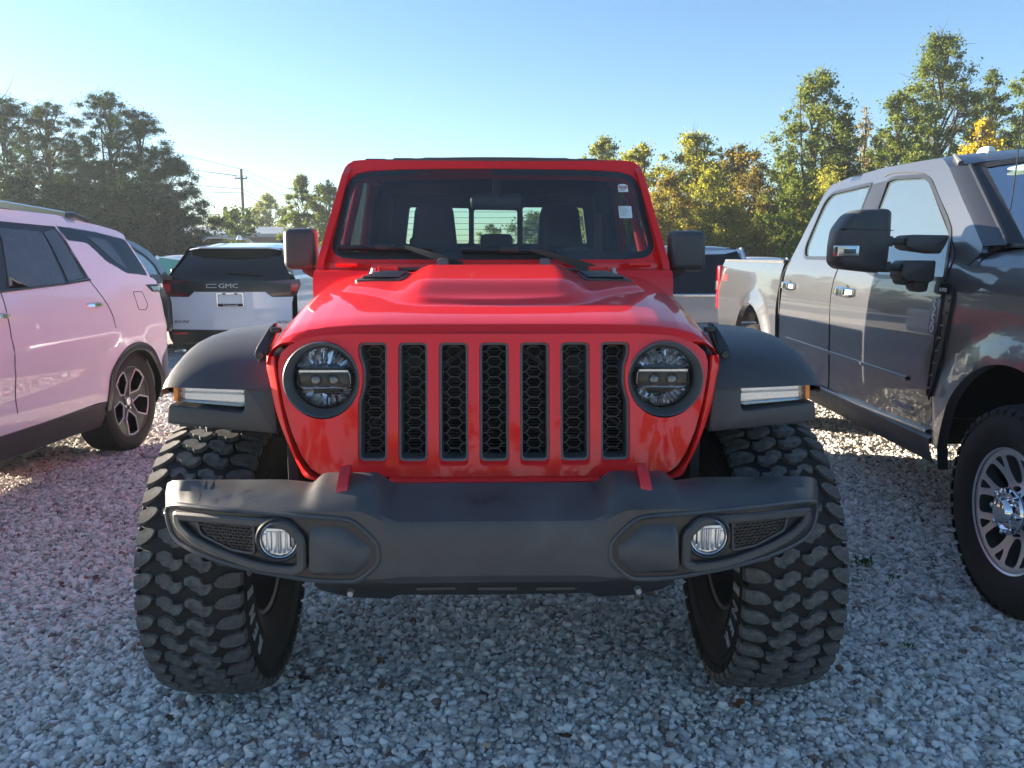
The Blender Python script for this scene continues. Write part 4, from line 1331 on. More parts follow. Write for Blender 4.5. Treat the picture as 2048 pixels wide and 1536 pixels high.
# black border and oval sticker on the glass
mb = MB(); rows = [ws_row(p, i / 3) for i, p in enumerate(AP)]
loft(mb, [[r_[0] + Vector((0, -.004, .002)) for r_ in rows], [r_[0].lerp(r_[1], 1.0) + Vector((0, -.004, .002)) for r_ in rows]])
part('glass_border', mb, M['plastic_g'], wsT)
mb = MB(); loft(mb, [[q + Vector((0, -.004, .002)) for q in rows[0]], [a.lerp(b, .22) + Vector((0, -.004, .002)) for a, b in zip(rows[0], rows[1])]]); part('glass_border', mb, M['plastic_g'], wsT)
a, b, c = rows[0][4].lerp(rows[1][4], .48), rows[0][5].lerp(rows[1][5], .48), rows[1][4]
mb = MB(); f = frame(a + Vector((0, -.008, .006)), b - a, a - c)
prism(mb, circle(0, 0, .115, 36, .032), f, 0, .001); text(mb, '1 7 7 6', .03, lambda u, v, w=0: f(u, v, w + .0012), .0004, 1)
part('sticker', mb, [pbr('mint_paper', (.55, .78, .68), .6), M['ink']], wsT)
# interior mass
mb = MB(); rbox(mb, (0, 2.0, 1.05), (1.80, 2.6, .75), .05); rbox(mb, (0, 1.35, 1.45), (1.5, .5, .16), .05); part('dashboard', mb, M['seat'], truck)
mb = MB()
for x in (-.45, .45):
    for y in (2.0, 2.9): rbox(mb, (x, y, 1.55), (.5, .16, .6), .06, 3)
part('seat_back', mb, M['seat'], truck)
mb = MB(); rbox(mb, (0, 3.36, 1.05), (1.7, .05, .85), .01); part('cab_back', mb, M['grey_metal'], truck)
# front fender and hood
AR = .60
arch = lambda cy, r_, n=36: [(cy + r_ * math.cos(a), .45 + r_ * math.sin(a)) for a in np.linspace(0, math.pi, n)]
fo = [(s_front - .008, .56), (s_front - .008, 1.10), (s_front + .03, 1.30), (belt_f[0], belt_f[1] - .025), (.55, 1.455), (.0, 1.45), (-.85, 1.40), (-.92, .9), (-.92, .56), (-.58, .56)] + [(q[0], q[1]) for q in arch(0, AR)[::-1]] + [(.58, .56)]
def fend_skin(u, v, out=0):
    b = .035 * sstep(.30, .02, abs(math.hypot(u, v - .45) - AR)) * (1 if v > .45 else 1)
    lip = .03 * sstep(.16, 0, math.hypot(u, v - .45) - AR)
    return TK(u, v, out + lip)
mb = MB(); sheet(mb, fo, fend_skin, (), .045, .05, inward=T_IN)
part('front_fender', mb, M['grey_metal'], truck)
mb = MB(); m_ = [(x * -1, y, z) for x, y, z in mb.v]
mb = MB(); rings = []
for y, z0 in [(-.92, 1.36), (-.8, 1.405), (-.3, 1.44), (0.2, 1.452), (.6, 1.455), (belt_f[0] - .02, 1.462)]:
    row = []
    for x, dz in [(-.962, -.012), (-.948, .022), (-.92, .045), (-.88, .062), (-.845, .070), (-.835, .066), (-.825, .074), (-.75, .085), (-.4, .105), (0, .11)]:
        row.append((x, y, z0 + dz))
    rings.append(row + [(-x, y_, z) for x, y_, z in row[:-1][::-1]])
loft(mb, rings); part('hood', mb, M['grey_metal'], truck, 60)
mb = MB(); tube(mb, [(-.836, y, z0 + .067) for y, z0 in [(-.8, 1.405), (-.3, 1.44), (.2, 1.452), (.6, 1.455), (.93, 1.462)]], .006, 6); part('hood_seam', mb, M['black'], truck)
mb = MB(); rbox(mb, (0, belt_f[0] - .02, 1.545), (1.66, .16, .02), .006); part('cowl_grille', mb, M['plastic'], truck)
mb = MB(); rbox(mb, (0, -.72, .95), (1.86, .55, .85), .06, 3); rbox(mb, (0, -.98, .75), (1.95, .14, .32), .04, 3); part('front_end', mb, M['grey_metal'], truck)
mb = MB(); rbox(mb, (0, -1.005, 1.14), (1.10, .06, .36), .03, 3); tg = part('grille', mb, M['plastic_g'], truck)
for k in range(3):
    mb = MB(); rbox(mb, (0, -1.04, 1.03 + k * .11), (1.06, .03, .045), .01); part('grille_bar', mb, M['chrome_r'], tg)
for s_ in (-1, 1):
    mb = MB(); rbox(mb, (s_ * .745, -.99, 1.14), (.34, .08, .34), .03, 3); hl_ = part('headlight', mb, M['plastic_g'], truck)
    mb = MB(); rbox(mb, (s_ * .745, -1.03, 1.16), (.29, .03, .26), .02, 2); part('headlight_lens', mb, M['chrome'], hl_)
mb = MB(); rbox(mb, (0, -1.06, .68), (1.96, .10, .20), .03, 3); part('front_bumper', mb, M['chrome_r'], truck)
# liners, underbody
mb = MB(); rbox(mb, (.2, .0, .85), (1.3, 1.5, .9), 0); rbox(mb, (0, 2.3, .56), (1.7, 2.3, .22), .02); rbox(mb, (.12, 4.2, .72), (1.5, 2.3, .40), .02)
part('underbody', mb, M['black'], truck)
# side mouldings along the doors
def belt(p0, p1, w, d, mat, nm, out=.002):
    mb = MB(); P0, P1 = TS(*p0), TS(*p1)
    pts = [(lerp(P0[0], P1[0], t), lerp(P0[1], P1[1], t)) for t in np.linspace(0, 1, 12)]
    rings = []
    for u, v in pts:
        rings.append([TK(u, v - w, out), TK(u, v - w * .8, out + d), TK(u, v, out + d * 1.1), TK(u, v + w * .8, out + d), TK(u, v + w, out)])
    loft(mb, rings); return part(nm, mb, mat, truck, 60)
belt((1573, 676), (1815, 757), .012, .012, M['grey_metal'], 'body_crease')
belt((1610, 762), (1857, 863), .010, .014, M['chrome_r'], 'chrome_strip')
mb = MB(); rings = []
for y in np.linspace(s_front - .02, s_bed, 10):
    rings.append([(-.93, y, .44), (-.965, y, .46), (-.992, y, .52), (-1.0, y, .585), (-.985, y, .605)])
loft(mb, rings); part('rocker_panel', mb, M['plastic'], truck)
# bed
be = 5.44
bo = [(s_bed + .012, .62), (s_bed + .012, 1.448), (be - .03, 1.448), (be, 1.40), (be - .01, .95), (be - .01, .70), (4.60, .62)] + [(4.06 + .555 * math.cos(a), .52 + .56 * math.sin(a)) for a in np.linspace(0, math.pi, 30)] + [(3.505, .62)]
def bed_skin(u, v, out=0):
    r_ = math.hypot(u - 4.06, (v - .52)) - .555
    return TK(u, v, out + .035 * sstep(.15, 0, r_) + .012 * sstep(1.30, 1.1, v))
mb = MB(); sheet(mb, bo, bed_skin, (), .045, .05, inward=T_IN); bed = part('bed_side', mb, M['grey_metal'], truck)
mb2 = MB(); mb2.v = [(-x, y, z) for x, y, z in mb.v]; mb2.f = mb.f; mb2.m = mb.m; part('bed_side', mb2, M['grey_metal'], truck)
mb = MB(); loft(mb, [[TK(y, 1.446, o_)  + Vector((dx, 0, dz)) for o_, dx, dz in ((.004, 0, -.004), (.006, 0, .012), (-.004, 0, .020), (-.0, .07, .020), (-.0, .08, 0))] for y in np.linspace(s_bed + .03, be - .05, 8)]); part('bed_rail_cap', mb, M['plastic_grey'], truck)
mb = MB(); rbox(mb, (0, be - .03, 1.12), (1.70, .05, .62), .01); part('tailgate', mb, M['grey_metal'], truck)
mb = MB(); rbox(mb, (0, be + .14, .62), (1.9, .2, .2), .02); part('rear_bumper', mb, M['chrome_r'], truck)
# tail lamp wraps the corner
mb = MB(); rbox(mb, (-.985, be + .03, 1.17), (.075, .11, .46), .02, 3); part('tail_lamp', mb, M['redlens'], truck)
mb = MB(); rbox(mb, (-.99, be + .05, 1.19), (.072, .09, .10), .008); part('reversing_lamp', mb, M['alloy_dark'], truck)
# door handles
def handle(px, py):
    y, z = TS(px, py)
    mb = MB()
    f = lambda u, v, w: TK(y + u, z + v, w)
    rings = []
    for t in np.linspace(-1, 1, 13):
        w = .048 - .026 * abs(t) ** 4; h_ = .030 * (1 - .25 * t * t)
        rings.append([f(t * .15, -h_, w - .012), f(t * .15, -h_ * .6, w), f(t * .15, h_ * .6, w), f(t * .15, h_, w - .012), f(t * .15, 0, w - .02)])
    loft(mb, rings, True, True, True); h = part('door_handle', mb, M['chrome'], truck)
    mb = MB(); lathe(mb, [(0, .042), (.003, .040), (.003, .03), (-.002, .0)], f(0, 0, .001), (-1, 0, 0), 24); part('handle_cup', mb, M['grey_metal'], truck)
handle(1579, 571); handle(1692, 583)
# trim vent with the number plate of the model
vt = rpoly([TS(*q) for q in [(1884, 566), (1906, 566.5), (1911, 578), (1909, 602), (1896, 665), (1886, 717), (1863, 795), (1856, 790), (1867, 707), (1880, 673), (1889, 594)]], .012, 3)
mb = MB(); sheet(mb, vt, lambda u, v: TK(u, v, .006), (), .04, .008, inward=T_IN); vent_t = part('fender_vent', mb, M['plastic_g'], truck)
mb = MB(); strip_ring(mb, vt, .010, tko(.006), .006); part('vent_rim', mb, M['black'], truck)
for k in range(8):
    mb = MB(); t = k / 7
    p = TS(lerp(1902, 1864, t), lerp(600, 775, t)); q = TS(lerp(1895, 1858, t), lerp(601, 776, t))
    bar(mb, TK(*p, .009), TK(*q, .009), .010, .006, (-1, 0, 0)); part('vent_bar', mb, M['plastic_grey'], truck)
c1, c2 = TS(1881, 594), TS(1869, 668)
mb = MB()
up_ = (TK(*c1) - TK(*c2)).normalized(); cen = TK((c1[0] + c2[0]) / 2, (c1[1] + c2[1]) / 2, .012)
ff = frame(cen, Vector((0, -1, 0)) - up_ * up_.dot(Vector((0, -1, 0))), up_)
L = (TK(*c1) - TK(*c2)).length
prism(mb, rpoly([(-.045, -L / 2), (.04, -L / 2), (.045, L / 2), (-.04, L / 2)], .012, 3), ff, -.004, .003, .002, 0)
for k, ch in enumerate('F250'):
    text(mb, ch, .066, lambda u, v, w=0, k=k: ff(u, v + L * (.36 - .24 * k), w + .003), .0025, 1, sx=1.25)
part('badge', mb, [M['alloy_dark'], M['edge']], truck)
mb = MB(); c = TS(1892, 580); f2 = frame(TK(*c, .010), (0, -1, 0), (0, 0, 1)); prism(mb, [(-.052, -.018), (.045, -.018), (.045, .018), (-.052, .018)], f2, 0, .002, 0, 0)
text(mb, 'SUPER', .026, lambda u, v, w=0: f2(u - .005, v, w + .0022), .0006, 1, sx=1.05); part('badge', mb, [M['black'], M['badge_white']], truck)
mb = MB(); c = TS(1806, 812); f2 = frame(TK(*c, .006), (0, -1, 0), (0, 0, 1))
text(mb, 'POWER STROKE', .034, f2, .002, 0, sx=.95); rbox(mb, f2(0, -.026, 0), (.004, .26, .004), .001); rbox(mb, f2(-.13, .028, 0), (.004, .05, .006), .001); rbox(mb, f2(-.13, .008, 0), (.004, .05, .006), .001)
part('badge', mb, M['chrome_r'], truck)
mb = MB(); c = TS(1452, 556); f2 = frame(bed_skin(*c, .004), (0, -1, 0), (0, 0, 1)); text(mb, 'FX4', .10, f2, .001, 0); text(mb, 'OFF ROAD', .03, lambda u, v, w=0: f2(u, v - .075, w), .001, 1)
part('decal', mb, [M['paper_red'], M['alloy_dark']], bed)
# towing mirror
YM = 4.06
mp_ = lambda px, py: (at(px, py, YM).x, at(px, py, YM).z)
Rinv = Matrix.Rotation(-TR, 3, 'Z')
def wl(p): return Rinv @ (Vector(p) - TO)
mfr = lambda u, v, w=0: wl((u, YM - w, v))
head = [mp_(*q) for q in [(1677, 457), (1697, 430), (1717, 419), (1776, 416.5), (1783.5, 424), (1781, 470), (1773, 539), (1758, 546.5), (1681, 538), (1669, 527), (1671, 492)]]
head = ccw(rpoly(head, .018, 4))
mb = MB(); n = len(head)
loft(mb, [[mfr(u, v, w) for u, v in (inset(head, d) if d else head)] for w, d in ((-.13, .010), (-.10, 0), (-.02, 0), (.008, .004), (.024, .014), (.034, .032))], True, True, True)
tm = part('towing_mirror', mb, M['plastic'], truck, 55)
def box_px(x0, y0, x1, y1, w0, w1, bev=.006):
    a, b = mp_(x0, y0), mp_(x1, y1); mb = MB()
    prism(mb, rpoly([(a[0], b[1]), (b[0], b[1]), (b[0], a[1]), (a[0], a[1])], bev, 3), mfr, w0, w1, bev * .6); return mb
sm = MB(); a, b = mp_(1677, 458), mp_(1781, 461); bar(sm, mfr(a[0], a[1], .020), mfr(b[0], b[1], .020), .003, .03, (0, -1, 0)); part('cap_seam', sm, M['black'], tm)
part('mirror_lamp', box_px(1669, 491, 1711, 513, -.01, .040), M['chrome_r'], tm); part('lamp_lens', box_px(1672, 494, 1708, 510, .03, .042, .003), M['lens'], tm); part('lamp_insert', box_px(1681, 498, 1705, 507, .03, .0405, .002), M['alloy_dark'], tm)
part('mirror_arm', box_px(1776, 475, 1822, 490, -.07, -.03), M['plastic_g'], tm); part('mirror_arm', box_px(1772, 527, 1812, 543, -.07, -.03), M['plastic_g'], tm)
part('arm_collar', box_px(1779, 472, 1790, 493, -.08, -.02), M['plastic'], tm); part('arm_collar', box_px(1774, 523, 1785, 545, -.08, -.02), M['plastic'], tm)
def arm_house(px, d0=-.14, d1=-.01):
    mb = MB(); prism(mb, rpoly([mp_(*q) for q in px], .012, 3), mfr, d0, d1, .010); return mb
part('arm_housing', arm_house([(1815, 494), (1818, 472), (1828, 469), (1903, 470), (1897, 487), (1884, 508), (1862, 505), (1825, 500)]), M['plastic'], tm, 45)
part('arm_housing', arm_house([(1806, 552), (1809, 528), (1818, 521), (1876, 521), (1872, 560), (1862, 566), (1812, 562)]), M['plastic'], tm, 45)
part('mirror_base', arm_house([(1807, 556), (1840, 560), (1840, 563), (1816, 572), (1808, 567)], -.12, -.03), M['plastic'], tm); part('mirror_base', arm_house([(1838, 560), (1872, 558), (1866, 584), (1848, 586), (1839, 578)], -.14, -.05), M['plastic'], tm)
# antenna, wiper, roof lamp, ditch moulding
mb = MB()
b0 = wl(at(2008, 490, 4.05)); b1 = wl(at(2019, 440, 4.07)); b2 = wl(at(2054, 170, 4.14))
cyl(mb, b0 - Vector((0, 0, .03)), b0 + Vector((0, 0, .01)), .016, .009, 12); tube(mb, [b0, b1], [.0055, .0042], 8)
pts = [b1.lerp(b2, t) for t in np.linspace(0, 1, 60)]
tube(mb, pts, .0030, 6)
d = (b2 - b1).normalized(); _, ea, eb = axis_frame(d)
tube(mb, [b1.lerp(b2, t) + (ea * math.cos(t * 150) + eb * math.sin(t * 150)) * .0030 for t in np.linspace(0, .85, 420)], .0011, 4)
part('antenna', mb, M['plastic_g'], truck)
mb = MB(); tube(mb, [rows[3][3].lerp(rows[2][3], .12) + Vector((0, -.04, .02)), rows[3][12].lerp(rows[2][12], .12) + Vector((0, -.04, .02))], .011, 8); cyl(mb, rows[3][3].lerp(rows[2][3], .12) + Vector((0, -.03, .0)), rows[3][3].lerp(rows[2][3], .12) + Vector((0, -.06, .03)), .016, .016, 10); part('wiper', mb, M['plastic_g'], truck)
for t in (-.62, -.22, 0, .22, .62):
    p = RL[-2]; z = p.z + .055 * (1 - abs(t) ** 2.6); mb = MB()
    rbox(mb, (abs(p.x) * t, p.y + .10, z + .018), (.06, .13, .034), .012, 3, fn=lambda x, y, z: (x * (1 - .3 * (z > 0)), y * (1 - .35 * (z > 0)), z)); part('roof_marker_lamp', mb, M['badge_white'], truck)
mb = MB(); a = RL[-1]; bq = RL[-3]
tube(mb, [Vector((p.x + .06, p.y - .005, p.z + .018)) for p in (RL[-2], RL[-1])], [.010, .016], 8); part('roof_moulding', mb, M['plastic_grey'], truck)
# wheels
def truck_wheel(y, s):
    w = sub_empty('wheel', truck, (s * .905, y - (.06 if y < 1 else 0), .445)); R_ = .452
    mb = MB(); pr = [(-.10, .262), (-.118, .268), (-.140, .31), (-.142, .36), (-.134, .405), (-.118, .432), (-.09, .444), (0, .447)]
    pr = pr + [(-a, r_) for a, r_ in pr[-2::-1]]; lathe(mb, pr, (0, 0, 0), (1, 0, 0), 80); part('tyre', mb, M['rubber'], w)
    bm_ = []
    pa = 2 * math.pi / 44
    for poly in ([(-.140, .1), (-.10, 0), (-.075, .15), (-.08, .75), (-.10, .8), (-.140, .70)], [(-.065, .2), (-.035, .0), (-.005, .2), (-.01, .8), (-.04, .95), (-.07, .75)], [(.065, .8), (.035, 1.0), (.005, .8), (.01, .2), (.04, .05), (.07, .25)], [(.140, .9), (.10, 1.0), (.075, .85), (.08, .25), (.10, .2), (.140, .3)]):
        m_ = MB()
        def f(u, v, w_=0):
            th = (v - .5) * pa; r_ = R_ - .002 - .028 * (abs(u) / .14) ** 3.4 + w_
            return Vector((u, -r_ * math.cos(th), -r_ * math.sin(th)))
        n = len(poly); cx = sum(q[0] for q in poly) / n; cy = sum(q[1] for q in poly) / n
        loft(m_, [[f(cx + (u - cx) * k, cy + (v - cy) * k, h_) for u, v in poly] for k, h_ in ((1.05, -.016), (1, -.002), (.95, 0))], True, False, True)
        bm_.append(m_.mesh('tread_block', M['rubber'], (0, 0, 0), 42))
    seen = y < 1
    st = MB()
    for k in range(44):
        for j, b_ in enumerate(bm_):
            if seen and j < 2 and s < 0 and k % 44 < 44:
                o = bpy.data.objects.new('tread_block', b_); COL.objects.link(o); o.parent = w; o.rotation_euler = (2 * math.pi * k / 44, 0, 0)
            else:
                mt = Euler((2 * math.pi * k / 44, 0, 0)).to_matrix(); st.add([mt @ v.co for v in b_.vertices], [list(p.vertices) for p in b_.polygons])
    o = part('tread', st, M['rubber'], w, 42); o['kind'] = 'stuff'
    # rim: forked spokes
    def dish(u, v, o_=0):
        r_ = math.hypot(u, v)
        d = .095 - .030 * sstep(.24, .10, r_) + .012 * sstep(.20, .255, r_)
        return Vector((s * (d + o_), u * s, v))
    NS = 8; holes = []
    for k in range(NS):
        a0 = 2 * math.pi * k / NS + R(8)
        pol = lambda r_, da: (r_ * math.cos(a0 + da), r_ * math.sin(a0 + da))
        holes.append(rpoly([pol(.118, R(-10)), pol(.118, R(10)), pol(.168, R(13.5)), pol(.234, R(10)), pol(.236, 0), pol(.234, R(-10)), pol(.168, R(-13.5))], .022, 4))
        holes.append(rpoly([pol(.184, R(22.5)), pol(.236, R(28.2)), pol(.238, R(22.5)), pol(.236, R(16.8))], .010, 3))
    mb = MB(); sheet(mb, circle(0, 0, .262, 96), dish, holes, .016, .045, 0, 1, inward=(-s, 0, 0)); rm = part('rim', mb, [M['alloy'], M['alloy_dark']], w, 30)
    mb = MB(); lathe(mb, [(.112, .258), (.118, .266), (.110, .272), (.09, .270)], (0, 0, 0), (s, 0, 0), 72); part('rim_lip', mb, M['alloy'], w)
    mb = MB(); lathe(mb, [(.09, .262), (-.10, .255), (-.10, .0)], (0, 0, 0), (s, 0, 0), 48); part('rim_barrel', mb, M['alloy_dark'], w)
    mb = MB(); lathe(mb, [(.015, .18), (.02, .18), (.02, .06), (.02, 0)], (0, 0, 0), (s, 0, 0), 40); part('brake_disc', mb, M['galv'], w)
    mb = MB(); lathe(mb, [(.06, .108), (.105, .106), (.118, .098), (.122, .085), (.112, .074), (.112, .060), (.135, .056), (.150, .046), (.155, .03), (.156, 0)], (0, 0, 0), (s, 0, 0), 48)
    hb = part('hub_cap', mb, M['chrome'], w)
    for k in range(8):
        a = 2 * math.pi * k / 8
        mb = MB(); c = Vector((s * .112, .088 * math.cos(a), .088 * math.sin(a)))
        cyl(mb, c, c + Vector((s * .020, 0, 0)), .0155, .0125, 6); cyl(mb, c + Vector((s * .020, 0, 0)), c + Vector((s * .024, 0, 0)), .009, .006, 10); part('wheel_nut', mb, M['chrome'], w)
    return w
for y in (0, 4.06):
    truck_wheel(y, -1); truck_wheel(y, 1)
M['gloss_black'] = pbr('gloss_black', (.006, .006, .007), .35)
# ================================================================== pearl white SUV on the left, nose towards the viewer
SR = R(-4.5)
Ro = Matrix.Rotation(SR, 3, 'Z')
SO = Vector((-2.80, 6.38, 0)) - Ro @ Vector((.98, 0, 0))       # origin: rear axle centre line on the ground
suv = thing('parked_suv', 'pearl white SUV with silver roof rail and black star spoke wheels at the left edge', 'car', SO, SR)
SS, SK, SW = side_tools(SO, SR, 1, [(.20, .93), (.34, .955), (.45, .985), (.70, 1.0), (.95, 1.0), (1.10, .985), (1.20, .965), (1.28, .945), (1.42, .895), (1.60, .82), (1.68, .775), (1.76, .715)])
sk = lambda u, v: SK(u, v); sko = lambda d: (lambda u, v, w=0: SK(u, v, d + w)); S_IN = (-1, 0, 0)
z2 = lambda zx, zy: SS(.33203 * zx, 380 + .33203 * zy)
# openings
win_d = [z2(*q) for q in [(-330, 150), (0, 182), (240, 206), (330, 214), (440, 380), (538, 538), (380, 566), (0, 614), (-330, 640)]]
win_q = rpoly([z2(*q) for q in [(336, 212), (560, 248), (750, 296), (892, 516), (765, 504), (640, 430), (525, 322), (402, 304)]], .03, 4)
NY, RY = -4.05, SS(332, 690)[0]
body = [z2(*q) for q in [(340, 150), (600, 215), (700, 245), (742, 268), (756, 296), (905, 522), (985, 575), (1000, 690), (1012, 860), (1010, 940), (968, 1050)]]
archc = (0.02, .405); ar = .435
ang0 = math.atan2(body[-1][1] - archc[1], body[-1][0] - archc[0])
arcs = [(archc[0] + ar * math.cos(a), archc[1] + ar * math.sin(a)) for a in np.linspace(.30, math.pi - .12, 26)]
outl = body + arcs + [(-.50, .46), (-1.2, .445), (-2.0, .44), (-2.62, .44)] + [(-3.07 + .43 * math.cos(a), .40 + .43 * math.sin(a)) for a in np.linspace(.1, math.pi, 16)] + [(NY + .25, .42), (NY + .03, .62), (NY + .12, .95), (-2.9, 1.06), (-2.55, 1.10)] + [(-1.9, 1.44), (-1.45, 1.62), (-1.1, 1.69)] + [z2(*q) for q in [(-330, 76), (0, 112)]]
def s_skin(u, v, out=0):
    r_ = math.hypot(u - archc[0], v - archc[1]) - ar
    tail = .16 * sstep(.55, RY + .15, u) ** 1.5 * (1 if v < 1.3 else sstep(1.7, 1.3, v) * .6 + .4)
    nose = .45 * sstep(-2.9, NY, u) ** 2
    crease = .010 * sstep(.09, 0, abs(v - .93)) - .012 * sstep(.14, 0, abs(v - .66))
    return SK(u, v, out + .022 * sstep(.12, 0, r_) - tail - nose + crease)
mb = MB(); sheet(mb, outl, s_skin, [inset(ccw(win_d), .006), inset(ccw(win_q), .004)], .05, .03, inward=S_IN)
bodyo = part('body', mb, M['white'], suv, 50)
mb2 = MB(); mb2.v = [(-x, y, z) for x, y, z in mb.v]; mb2.f = mb.f; mb2.m = mb.m; part('body', mb2, M['white'], suv, 50)
so = lambda d: (lambda u, v, w=0: s_skin(u, v, d + w))
# window black-out, glass, trim
mb = MB(); sheet(mb, win_d, lambda u, v: s_skin(u, v, -.004), (), .08, .01, inward=S_IN); part('window_frame', mb, M['plastic_g'], suv)
gl = rpoly([z2(*q) for q in [(-10, 226), (250, 252), (300, 345), (392, 560), (200, 582), (52, 590)]], .02, 3)
mb = MB(); sheet(mb, gl, lambda u, v: s_skin(u, v, .001), (), .08, .003, inward=S_IN); part('side_window', mb, M['privacy_haze'], suv)
gl = rpoly([z2(*q) for q in [(-330, 200), (-70, 222), (-20, 590), (-330, 620)]], .02, 3)
mb = MB(); sheet(mb, gl, lambda u, v: s_skin(u, v, .001), (), .08, .003, inward=S_IN); part('side_window', mb, M['privacy_haze'], suv)
gl = rpoly([z2(*q) for q in [(262, 256), (330, 236), (500, 528), (412, 552)]], .01, 3)
mb = MB(); sheet(mb, gl, lambda u, v: s_skin(u, v, .001), (), .08, .003, inward=S_IN); part('side_window', mb, M['privacy_haze'], suv)
mb = MB(); sheet(mb, win_q, lambda u, v: s_skin(u, v, .0), (), .05, .01, inward=S_IN); part('quarter_window', mb, M['privacy'], suv)
gq = rpoly([z2(*q) for q in [(520, 280), (640, 300), (770, 480), (700, 440)]], .02, 3)
mb = MB(); sheet(mb, gq, lambda u, v: s_skin(u, v, .003), (), .05, .003, inward=S_IN); part('window_frit', mb, M['privacy_haze'], suv)
mb = MB(); tube(mb, [s_skin(*z2(*q), .006) for q in [(-330, 652), (0, 612), (380, 566), (538, 540)]], .008, 6); part('window_moulding', mb, M['plastic_g'], suv)
# roof
rl = [z2(*q) for q in [(-330, 76), (0, 112), (340, 150), (600, 215), (700, 245), (742, 268), (756, 290)]]
rl = [(-1.9, 1.44), (-1.45, 1.62), (-1.1, 1.69)] + rl
mb = MB(); rings = []
for u, v in rl:
    p = s_skin(u, v); rings.append([(abs(p.x) * t, p.y, p.z + .05 * (1 - abs(t) ** 2.4)) for t in np.linspace(-1, 1, 31)])
loft(mb, rings); part('roof', mb, M['white'], suv, 60)
mb = MB(); p = s_skin(*rl[-1]); q = s_skin(*z2(905, 522))
loft(mb, [[(abs(p.x) * t, p.y, p.z + .05 * (1 - abs(t) ** 2.4)) for t in np.linspace(-1, 1, 15)], [(abs(q.x) * t, q.y + .1 * (1 - t * t), q.z) for t in np.linspace(-1, 1, 15)]]); part('rear_window', mb, M['privacy'], suv)
mb = MB(); q2 = s_skin(*z2(1010, 940))
loft(mb, [[(abs(q.x) * t, q.y + .1 * (1 - t * t), q.z) for t in np.linspace(-1, 1, 15)], [(abs(q2.x) * t, q2.y + .14 * (1 - t * t), q2.z) for t in np.linspace(-1, 1, 15)], [(abs(q2.x) * t, q2.y + .1 * (1 - t * t), .35) for t in np.linspace(-1, 1, 15)]]); part('tailgate', mb, M['white'], suv)
mb = MB(); rings = []
for y, z, w in [(NY, .45, .55), (NY - .03, .7, .58), (NY + .08, .93, .66), (-3.3, 1.05, .86), (-2.6, 1.11, .92), (-2.45, 1.12, .93)]:
    rings.append([(w * t, y - .12 * (1 - t * t), z + .03 * (1 - t * t)) for t in np.linspace(-1, 1, 17)])
loft(mb, rings); part('hood', mb, M['white'], suv)
mb = MB(); loft(mb, [[(.93 * t, -2.5 - .12 * (1 - t * t), 1.12) for t in np.linspace(-1, 1, 15)], [(.74 * t, -1.45 - .1 * (1 - t * t), 1.66) for t in np.linspace(-1, 1, 15)]]); part('windshield', mb, M['privacy'], suv)
# roof rail: silver with black tail
pr = [z2(*q) for q in [(-330, 42), (0, 82), (220, 118), (430, 155)]]
mb = MB(); P = [s_skin(u, v) for u, v in spline(pr, 5)]
loft(mb, [[p + Vector((-.055 + dx, 0, dz)) for dx, dz in ((-.018, -.02), (-.016, .022), (0, .030), (.016, .022), (.018, -.02))] for p in P], False); part('roof_rail', mb, M['chrome_r'], suv)
mb = MB(); P = [s_skin(*z2(*q)) for q in [(425, 156), (480, 150), (540, 172), (590, 204)]]
tube(mb, [p + Vector((-.06, 0, .0)) for p in P], [.028, .026, .02, .01], 10); part('rail_end', mb, M['plastic_g'], suv)
# door seams, handle, fuel flap
for pts in ([(4, 616), (30, 700), (62, 850), (95, 1120), (108, 1345)], [(536, 540), (590, 610), (640, 680), (680, 760), (694, 830)], [(340, 214), (470, 430), (538, 538)]):
    mb = MB(); tube(mb, [s_skin(*z2(*q), .0005) for q in spline(pts, 5)], .0035, 5); part('door_seam', mb, M['ink'], suv, 0)
def suv_handle(zx, zy):
    y, z = z2(zx, zy); mb = MB(); rings = []
    for t in np.linspace(-1, 1, 13):
        w = .030 - .022 * abs(t) ** 4; h_ = .017 * (1 - .3 * t * t)
        rings.append([s_skin(y + t * .10, z + a * h_, w + b) for a, b in ((-1, -.012), (-.6, 0), (.6, 0), (1, -.012), (0, -.018))])
    loft(mb, rings, True, True, True); part('door_handle', mb, M['chrome'], suv)
suv_handle(567, 692); suv_handle(-12, 760)
mb = MB(); ff_ = rpoly([z2(*q) for q in [(800, 612), (855, 612), (890, 690), (880, 722), (835, 720)]], .02, 3)
P = [s_skin(u, v, .0005) for u, v in ff_]; tube(mb, P, .0028, 5, True); part('fuel_flap_seam', mb, M['ink'], suv, 0)
# wheel arch trim and sill
mb = MB(); n = 40; rings = []
for a in np.linspace(-.15, math.pi + .05, n):
    r0, r1 = ar - .055, ar + .004
    f = lambda r_, o_: s_skin(archc[0] + r_ * math.cos(a), max(.2, archc[1] + r_ * math.sin(a)), o_)
    rings.append([f(r0, -.05), f(r0, .006), f((r0 + r1) / 2, .016), f(r1, .010), f(r1, -.004)])
loft(mb, rings); part('arch_trim', mb, M['plastic_g'], suv)
mb = MB(); rings = []
for y in np.linspace(-2.65, -.40, 12):
    rings.append([s_skin(y, .452, -.003), s_skin(y, .44, .004), s_skin(y, .36, -.006), s_skin(y, .27, -.03), s_skin(y, .24, -.10)])
loft(mb, rings); part('sill_cladding', mb, M['plastic'], suv)
mb = MB(); sheet(mb, [(.42, .30), (RY - .10, .33), (RY - .02, .52), (RY - .06, .60), (.47, .44)], lambda u, v: s_skin(u, v, -.02), (), .06, .03, inward=S_IN); part('rear_bumper', mb, M['plastic_g'], suv)
mb = MB(); rbox(mb, (0, -1.5, .60), (1.60, 4.2, .55), .02); rbox(mb, (0, -.9, 1.2), (1.45, 2.2, .6), .05); part('underbody', mb, M['black'], suv)
